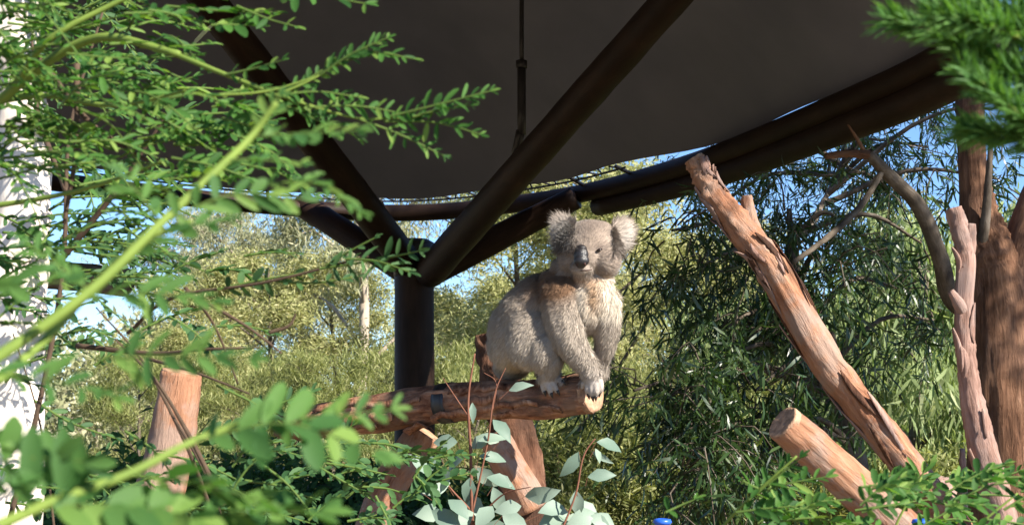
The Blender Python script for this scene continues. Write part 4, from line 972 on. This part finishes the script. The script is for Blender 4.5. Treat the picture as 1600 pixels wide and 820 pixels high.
# ---- S1: sharp feathery shrub at upper left
def shrub_upper_left():
    s = Shrub('feather_leaved_shrub', (-.95, 1.5), M['green_stem'], M['leaf_bright'], 'leaflet', 'oblong', 'tall feathery-leaved green shrub reaching across under the canopy', 'shrub')
    s.stem([(-.95, 1.5, 0), (-.8, 1.5, 1.2), P(-140, 330, 1.5), P(20, 140, 1.45), P(150, 60, 1.4), P(280, 85, 1.35)], .008, .0035)
    s.stem([P(250, 75, 1.36), P(330, 108, 1.34), P(390, 132, 1.32), P(440, 152, 1.3)], .0028, .0016)
    s.stem([P(440, 150, 1.3), P(500, 170, 1.3), P(560, 185, 1.3), P(630, 185, 1.3)], .0016, .0008)
    s.stem([P(430, 150, 1.3), P(480, 128, 1.3), P(530, 100, 1.3)], .0014, .0008)
    s.stem([P(330, 150, 1.3), P(420, 142, 1.3), P(500, 118, 1.3)], .0014, .0008)
    s.stem([P(-140, 330, 1.5), P(0, 320, 1.5), P(150, 290, 1.45), P(260, 250, 1.4)], .004, .0015)
    s.stem([P(-100, 180, 1.5), P(60, 150, 1.5), P(180, 165, 1.45), P(300, 140, 1.4)], .004, .0015)
    s.stem([P(20, 140, 1.45), P(80, 60, 1.4), P(170, 10, 1.4), P(260, -30, 1.4)], .004, .002)
    s.stem([P(120, 100, 1.7), P(118, 240, 1.7), P(100, 350, 1.7)], .004, .0025, mat=M['brown_stem'])
    s.stem([P(60, 90, 1.6), P(150, 200, 1.6), P(230, 250, 1.6)], .004, .002, mat=M['brown_stem'])
    # the readable sprays on the right
    for (a, e, n, L, W, sg) in [((500, 118, 1.3), (605, 60, 1.28), 11, 26, 8, .04), ((520, 105, 1.3), (645, 92, 1.28), 8, 30, 9, .06), ((440, 150, 1.3), (520, 100, 1.3), 7, 24, 8, 0),
                            ((600, 185, 1.3), (765, 143, 1.27), 11, 30, 9, .02), ((600, 190, 1.3), (750, 210, 1.28), 10, 28, 8, .03), ((560, 186, 1.3), (692, 243, 1.3), 9, 28, 7, .05),
                            ((480, 168, 1.3), (640, 180, 1.3), 12, 26, 9, .02), ((450, 155, 1.3), (560, 215, 1.32), 9, 28, 8, .02), ((430, 150, 1.3), (560, 152, 1.3), 9, 28, 8, .02), ((400, 140, 1.32), (500, 190, 1.3), 8, 26, 9, 0),
                            ((640, 185, 1.3), (735, 165, 1.28), 8, 24, 8, .03), ((350, 118, 1.33), (440, 95, 1.3), 5, 26, 9, .0), ((260, 10, 1.38), (430, 20, 1.36), 9, 36, 15, .03), ((420, -2, 1.36), (570, 6, 1.34), 7, 38, 14, .02), ((370, 10, 1.36), (462, 42, 1.34), 6, 32, 12, .02),
                            ((330, 40, 1.36), (400, 40, 1.36), 5, 36, 16, .02)]:
        s.frond(a, e, n, L, W, sg, face=(.15, -.75, .6))
    for k in range(105):
        u0 = rng.uniform(-70, 250); v0 = rng.uniform(-40, 320) ; d = rng.uniform(1.25, 1.75)
        if v0 > 200 and rng.random() < .55: continue
        ln = rng.uniform(80, 170); a = rng.normal(.12, .4)
        s.frond((u0, v0, d), (u0 + ln * math.cos(a), v0 + ln * math.sin(a), d + rng.normal(0, .06)), int(rng.integers(7, 11)), rng.uniform(22, 34), rng.uniform(7, 11), rng.uniform(-.02, .12), face=(.2, -.35, .9))
    for k in range(34):
        u0 = rng.uniform(-80, 30); v0 = rng.uniform(-20, 520); d = rng.uniform(1.3, 2.0); ln = rng.uniform(70, 130); a = rng.normal(.1, .5)
        s.frond((u0, v0, d), (u0 + ln * math.cos(a), v0 + ln * math.sin(a), d), 8, rng.uniform(22, 34), rng.uniform(8, 12), .05, face=(.2, -.4, .9))
    for k in range(26):
        u0 = rng.uniform(180, 380); v0 = rng.uniform(140, 300); d = rng.uniform(1.25, 1.6); ln = rng.uniform(70, 130); a = rng.normal(.05, .35)
        s.frond((u0, v0, d), (u0 + ln * math.cos(a), v0 + ln * math.sin(a), d), 9, rng.uniform(22, 32), rng.uniform(8, 12), .05, face=(.2, -.6, .7))
    s.finish()
shrub_upper_left()

# ---- S2: nearest out-of-focus stems
def shrub_near():
    s = Shrub('near_leafy_shrub', (-.42, .62), M['green_stem'], M['leaf_near'], 'leaflet', 'oblong', 'nearest green shrub with thick lime stems and blurred rounded leaflets', 'shrub')
    s.stem([(-.42, .62, 0), (-.40, .66, 1.0), P(-260, 700, .68), P(0, 555, .72), P(140, 455, .74), P(250, 350, .76), P(340, 265, .78), P(400, 205, .8), P(432, 160, .8)], .0042, .0018)
    s.stem([(-.42, .62, 0), (-.37, .6, 1.3), P(-110, 880, .6), P(60, 792, .62), P(200, 740, .64), P(300, 690, .66), P(390, 655, .68)], .0038, .0014)
    s.stem([P(-60, 640, .7), P(60, 540, .74), P(150, 445, .78), P(215, 380, .8), P(300, 345, .82)], .003, .0012)
    fr = [((395, 215, .8), (558, 205, .78), 8, 62, 27, .05), ((405, 200, .8), (437, 150, .8), 4, 40, 18, 0), ((400, 290, .8), (560, 330, .78), 8, 62, 20, .08), ((360, 250, .78), (470, 255, .78), 6, 48, 18, .02),
          ((250, 350, .76), (470, 310, .78), 8, 70, 28, .08), ((200, 400, .76), (350, 345, .76), 7, 75, 30, .06), ((250, 350, .77), (190, 270, .77), 6, 60, 24, 0), 
          ((120, 470, .74), (330, 470, .72), 8, 80, 32, .05), ((-30, 580, .7), (180, 620, .68), 8, 85, 36, .05), ((140, 455, .74), (40, 380, .74), 6, 70, 28, .03), ((150, 560, .72), (390, 560, .7), 9, 75, 26, .03),
          ((300, 690, .66), (585, 705, .66), 8, 88, 42, .09), ((390, 655, .68), (612, 640, .7), 8, 62, 22, .03), ((200, 740, .64), (440, 790, .64), 7, 95, 48, .03), ((60, 790, .62), (300, 810, .62), 7, 100, 52, .02), ((150, 760, .63), (20, 700, .62), 5, 90, 40, 0), ((250, 800, .66), (500, 800, .66), 7, 95, 45, .02), ((-60, 730, .62), (130, 720, .62), 5, 95, 42, 0),
          ((-80, 470, .7), (100, 440, .7), 7, 80, 30, .03)]
    for (a, e, n, L, W, sg) in fr: s.frond(a, e, n, L * (.74 if a[1] < 640 else .92), W * (.66 if a[1] < 640 else .85), sg, face=(.1, -.7, .7), ang=58, curl=.15)
    for (u, v, L, W) in ((48, 775, 110, 38), (97, 770, 105, 34)):
        p = P(u, v, .62); s.add(p, (.02, 0, 1), (.2, -1, 0), L * .62 / F, W * .62 / F)
    s.finish()
shrub_near()

# ---- S3: twiggy shrub in the left middle
def shrub_twiggy():
    s = Shrub('twiggy_shrub', (-1.05, 2.3), M['brown_stem'], M['leaf_under'], 'leaflet', 'oblong', 'thin-twigged dark green shrub in front of the reddish stump', 'shrub')
    b0 = (-1.05, 2.3, 0)
    tw = [[b0, P(330, 800, 2.2), P(270, 650, 2.1), P(220, 560, 2.1), P(150, 480, 2.1)], [P(350, 790, 2.0), P(290, 670, 2.0), P(240, 590, 2.0), P(180, 530, 2.0)], [P(120, 540, 2.1), P(250, 552, 2.05), P(330, 545, 2.0), P(405, 543, 2.0)],
          [P(230, 560, 2.0), P(300, 580, 1.95), P(390, 615, 1.9)], [P(290, 450, 1.8), P(330, 500, 1.85), P(372, 600, 1.9)], [P(290, 455, 1.8), P(400, 520, 1.8), P(440, 552, 1.8)],
          [P(200, 520, 1.9), P(280, 462, 1.75), P(420, 440, 1.7), P(520, 415, 1.68), P(575, 400, 1.66)], [P(420, 520, 1.8), P(455, 505, 1.8), P(462, 490, 1.8)], [b0, P(80, 780, 2.4), P(60, 650, 2.4), P(20, 520, 2.4)], [P(270, 650, 2.1), P(300, 700, 2.05), P(330, 760, 2.0), P(350, 815, 2.0)]]
    for k, t in enumerate(tw): s.stem(t, .0042 if k < 3 else .0026, .0012)
    s.frond((500, 420, 1.68), (655, 392, 1.62), 8, 34, 10, .03, face=(.1, -.8, .5)); s.frond((540, 405, 1.66), (640, 425, 1.62), 7, 36, 9, .02, face=(.1, -.8, .5)); s.frond((510, 415, 1.68), (585, 372, 1.66), 4, 26, 8, 0)
    s.frond((340, 452, 1.72), (480, 425, 1.7), 7, 26, 12, .0, face=(.2, -.9, .2)); s.frond((430, 440, 1.7), (560, 432, 1.7), 6, 26, 9, .0)
    for k in range(80):
        u0 = rng.uniform(-40, 420); v0 = rng.uniform(330, 820); d = rng.uniform(1.7, 2.6)
        if u0 > 230 and v0 < 640 and rng.random() < .8: continue
        ln = rng.uniform(60, 140); a = rng.normal(.05, .5)
        s.frond((u0, v0, d), (u0 + ln * math.cos(a), v0 + ln * math.sin(a), d), int(rng.integers(6, 10)), rng.uniform(20, 30), rng.uniform(8, 13), rng.uniform(0, .1), face=(.2, -.4, .9))
    for k in range(85):
        u0 = rng.uniform(30, 230); v0 = rng.uniform(-120, 420); d = rng.uniform(2.42, 2.68); ln = rng.uniform(60, 120); a = rng.normal(.1, .6)
        s.frond((u0, v0, d), (u0 + ln * math.cos(a), v0 + ln * math.sin(a), d), 8, rng.uniform(18, 28), rng.uniform(7, 11), .05, face=(.2, -.3, .9))
    for t in ([(-1.05, 2.3, 0), (-.9, 2.3, 1.2), P(100, 400, 2.3), P(110, 200, 2.3), P(160, 20, 2.3)], [P(100, 400, 2.3), P(180, 300, 2.25), P(260, 180, 2.2)], [P(105, 300, 2.3), P(60, 180, 2.35), P(50, 60, 2.4)]): s.stem(t, .006, .002)
    for k in range(38):
        u0 = rng.uniform(330, 700); v0 = rng.uniform(690, 830); d = rng.uniform(2.2, 3.4); ln = rng.uniform(50, 100); a = rng.normal(0, .5)
        s.frond((u0, v0, d), (u0 + ln * math.cos(a), v0 + ln * math.sin(a), d), int(rng.integers(6, 9)), rng.uniform(18, 28), rng.uniform(9, 14), .05, face=(.2, -.3, .9))
    s.finish()
shrub_twiggy()

# ---- S4: shrub low at right
def shrub_right():
    s = Shrub('low_feathery_shrub', (.62, 1.9), M['green_stem'], M['leaf_bright'], 'leaflet', 'oblong', 'low feathery bright green shrub in front of the sawn log', 'shrub')
    for t in ([(.45, 1.85, 0), (.34, 1.78, .9), P(1135, 815, 1.75), P(1180, 770, 1.72), P(1245, 712, 1.7)], [(.55, 1.9, 0), (.52, 1.9, 1.2), P(1400, 820, 1.9), P(1440, 745, 1.9)], [(.62, 1.9, 0), (.62, 1.85, 1.2), P(1520, 830, 1.8), P(1590, 770, 1.8)]): s.stem(t, .003, .0014)
    for (a, e, n, L, W) in [((1170, 780, 1.72), (1250, 715, 1.7), 5, 34, 9), ((1180, 770, 1.72), (1290, 745, 1.7), 7, 34, 12), ((1150, 800, 1.72), (1260, 790, 1.7), 7, 32, 12), ((1190, 765, 1.72), (1160, 750, 1.7), 3, 32, 11), ((1370, 790, 1.9), (1450, 745, 1.9), 6, 32, 12),
                            ((1040, 800, 1.7), (1085, 780, 1.7), 2, 34, 11)]: s.frond(a, e, n, L, W, .03, face=(.15, -.7, .7))
    for k in range(38):
        u0 = rng.uniform(1130, 1580); v0 = rng.uniform(750, 835); d = rng.uniform(1.6, 2.5); ln = rng.uniform(50, 120); a = rng.normal(-.2, .6)
        if rng.random() < .4: u0 = rng.uniform(1340, 1600)
        s.frond((u0, v0, d), (u0 + ln * math.cos(a), v0 + ln * math.sin(a) * .6, d), int(rng.integers(5, 9)), rng.uniform(22, 34), rng.uniform(10, 14), .05, face=(.2, -.5, .85))
    s.finish()
shrub_right()

# ---- S5: blue-grey gum sapling
def sapling():
    s = Shrub('gum_sapling', (P(735, 0, 3.7).x, 3.7), M['red_stem'], M['leaf_grey'], 'leaf', 'gumleaf', 'blue-grey leaved gum sapling growing in front of the log support', 'sapling')
    s.stem([(P(735, 0, 3.7).x, 3.7, -.03), P(738, 820, 3.7), P(735, 700, 3.7), P(732, 620, 3.7), P(742, 552, 3.7)], .006, .002)
    s.stem([P(738, 800, 3.7), P(762, 690, 3.68), P(778, 600, 3.66), P(790, 575, 3.66)], .003, .001)
    s.stem([P(735, 655, 3.7), P(705, 610, 3.7), P(692, 590, 3.7)], .002, .0008); s.stem([P(770, 640, 3.67), P(772, 592, 3.67), P(756, 582, 3.67)], .0016, .0007)
    s.stem([(P(850, 0, 3.65).x, 3.65, -.03), (P(858, 0, 3.62).x, 3.62, .8), P(870, 850, 3.6), P(900, 770, 3.6), P(918, 700, 3.6), P(930, 685, 3.6)], .004, .0015)
    s.stem([P(738, 800, 3.7), P(690, 740, 3.7), P(680, 700, 3.7)], .003, .001); s.stem([P(738, 820, 3.7), P(790, 770, 3.65), P(830, 760, 3.6)], .003, .001)
    lv = [(795, 610, 15, 42, 17), (770, 655, -50, 48, 24), (738, 628, -88, 34, 12), (735, 700, 30, 46, 22), (745, 690, 8, 52, 18), (715, 690, 180, 40, 26), (725, 715, 215, 46, 28), (748, 712, -10, 50, 20), (745, 730, -45, 46, 28), (735, 745, -100, 44, 24), (705, 735, 235, 46, 30), (690, 720, 200, 42, 28), (700, 760, 190, 50, 30), (760, 745, -20, 52, 26), (770, 760, -70, 50, 24),
          (820, 775, 8, 58, 32), (815, 790, 190, 44, 28), (770, 790, 230, 48, 30), (785, 805, -30, 52, 30), (850, 800, -10, 46, 34), (740, 800, 200, 52, 30), (690, 800, 180, 48, 30), (700, 780, -40, 46, 28), (755, 820, -20, 52, 32), (840, 825, 20, 56, 32),
          (932, 690, -18, 50, 24), (905, 705, 235, 52, 24), (918, 745, 5, 46, 22), (900, 765, -85, 44, 24), (905, 780, -55, 48, 28), (930, 800, 200, 50, 32), (880, 790, 190, 44, 28), (910, 810, -20, 50, 34), (930, 700, -70, 26, 12), (925, 705, -30, 40, 12), (800, 760, 150, 40, 22), (730, 770, -60, 50, 26), (715, 820, 150, 50, 32), (660, 770, 20, 50, 28), (668, 740, 130, 44, 26), (780, 690, 160, 34, 20), (880, 830, 30, 60, 34), (960, 820, 160, 46, 30)]
    for (u, v, a, L, W) in lv:
        d = 3.68 + rng.normal(0, .05); p = P(u, v, d); aa = R(a)
        nrm = Vector((.15 + rng.normal(0, .35), -1, .45 + rng.normal(0, .35)))
        s.add(p, (math.cos(aa), rng.normal(0, .3), math.sin(aa)), nrm, L * d / F, W * d / F)
        q = P(u + (735 - u) * .25 if u < 860 else u + (910 - u) * .4, v + 14, d); s.twigs.tube([q, p], [.0009, .0006], n=3, seg=4, cap=False)
    s.finish()
sapling()

# ---- S6: feathery needle branch, top right, close to the camera
def needle_branch():
    d = 1.0
    root = empty('needle_leaved_bush', (P(1900, 0, d).x, d, 0))
    stems = [[Vector((P(1900, 0, d).x, d, 0)), P(1900, 500, d), P(1760, 330, d), P(1660, 240, d), P(1560, 130, d), P(1480, 60, d), P(1390, 30, d)],
             [P(1800, 380, d), P(1700, 150, d), P(1600, 60, d), P(1500, -20, d)], [P(1660, 240, d), P(1590, 215, d), P(1500, 200, d)], [P(1560, 130, d), P(1510, 30, d), P(1490, -40, d)], [P(1620, 200, d), P(1600, 60, d), P(1560, -60, d)],
             [P(1660, 240, d), P(1580, 170, .98), P(1510, 110, .98)], [P(1700, 150, 1.02), P(1620, 130, 1.0), P(1540, 90, 1.0)], [P(1600, 60, d), P(1540, 40, .97), P(1460, 20, .96)]]
    P_, D_ = [], []
    for k, st in enumerate(stems):
        b = MB(); b.tube(st, [.005 if k == 0 else .003, .0012], n=30, seg=7); b.build('stem', M['brown_stem'] if k == 0 else M['green_stem'], root)
        c = catmull(st, 120); n = 420 if k else 700
        for j in range(n):
            t = (.35 if k == 0 else .15) + rng.random() * (.65 if k == 0 else .85); i = min(118, int(t * 119)); tg = (c[i + 1] - c[i]).normalized()
            r = Vector(rng.normal(0, 1, 3)); r = (r - tg * r.dot(tg)).normalized()
            P_.append(tuple(c[i])); D_.append(tuple(tg * .9 + r * .75))
    pos = np.array(P_); n = len(pos); Ls = rng.uniform(.014, .026, n)
    o = link('foliage', leaves_mesh('foliage', 'sickle', pos, np.array(D_), rvec(n), Ls, Ls * .10, rng.random(n)), root, M['leaf_needle']); o['kind'] = 'stuff'
    tag(root, 'blurred needle-leaved branch of a bush hanging over the canopy edge', 'bush')
needle_branch()
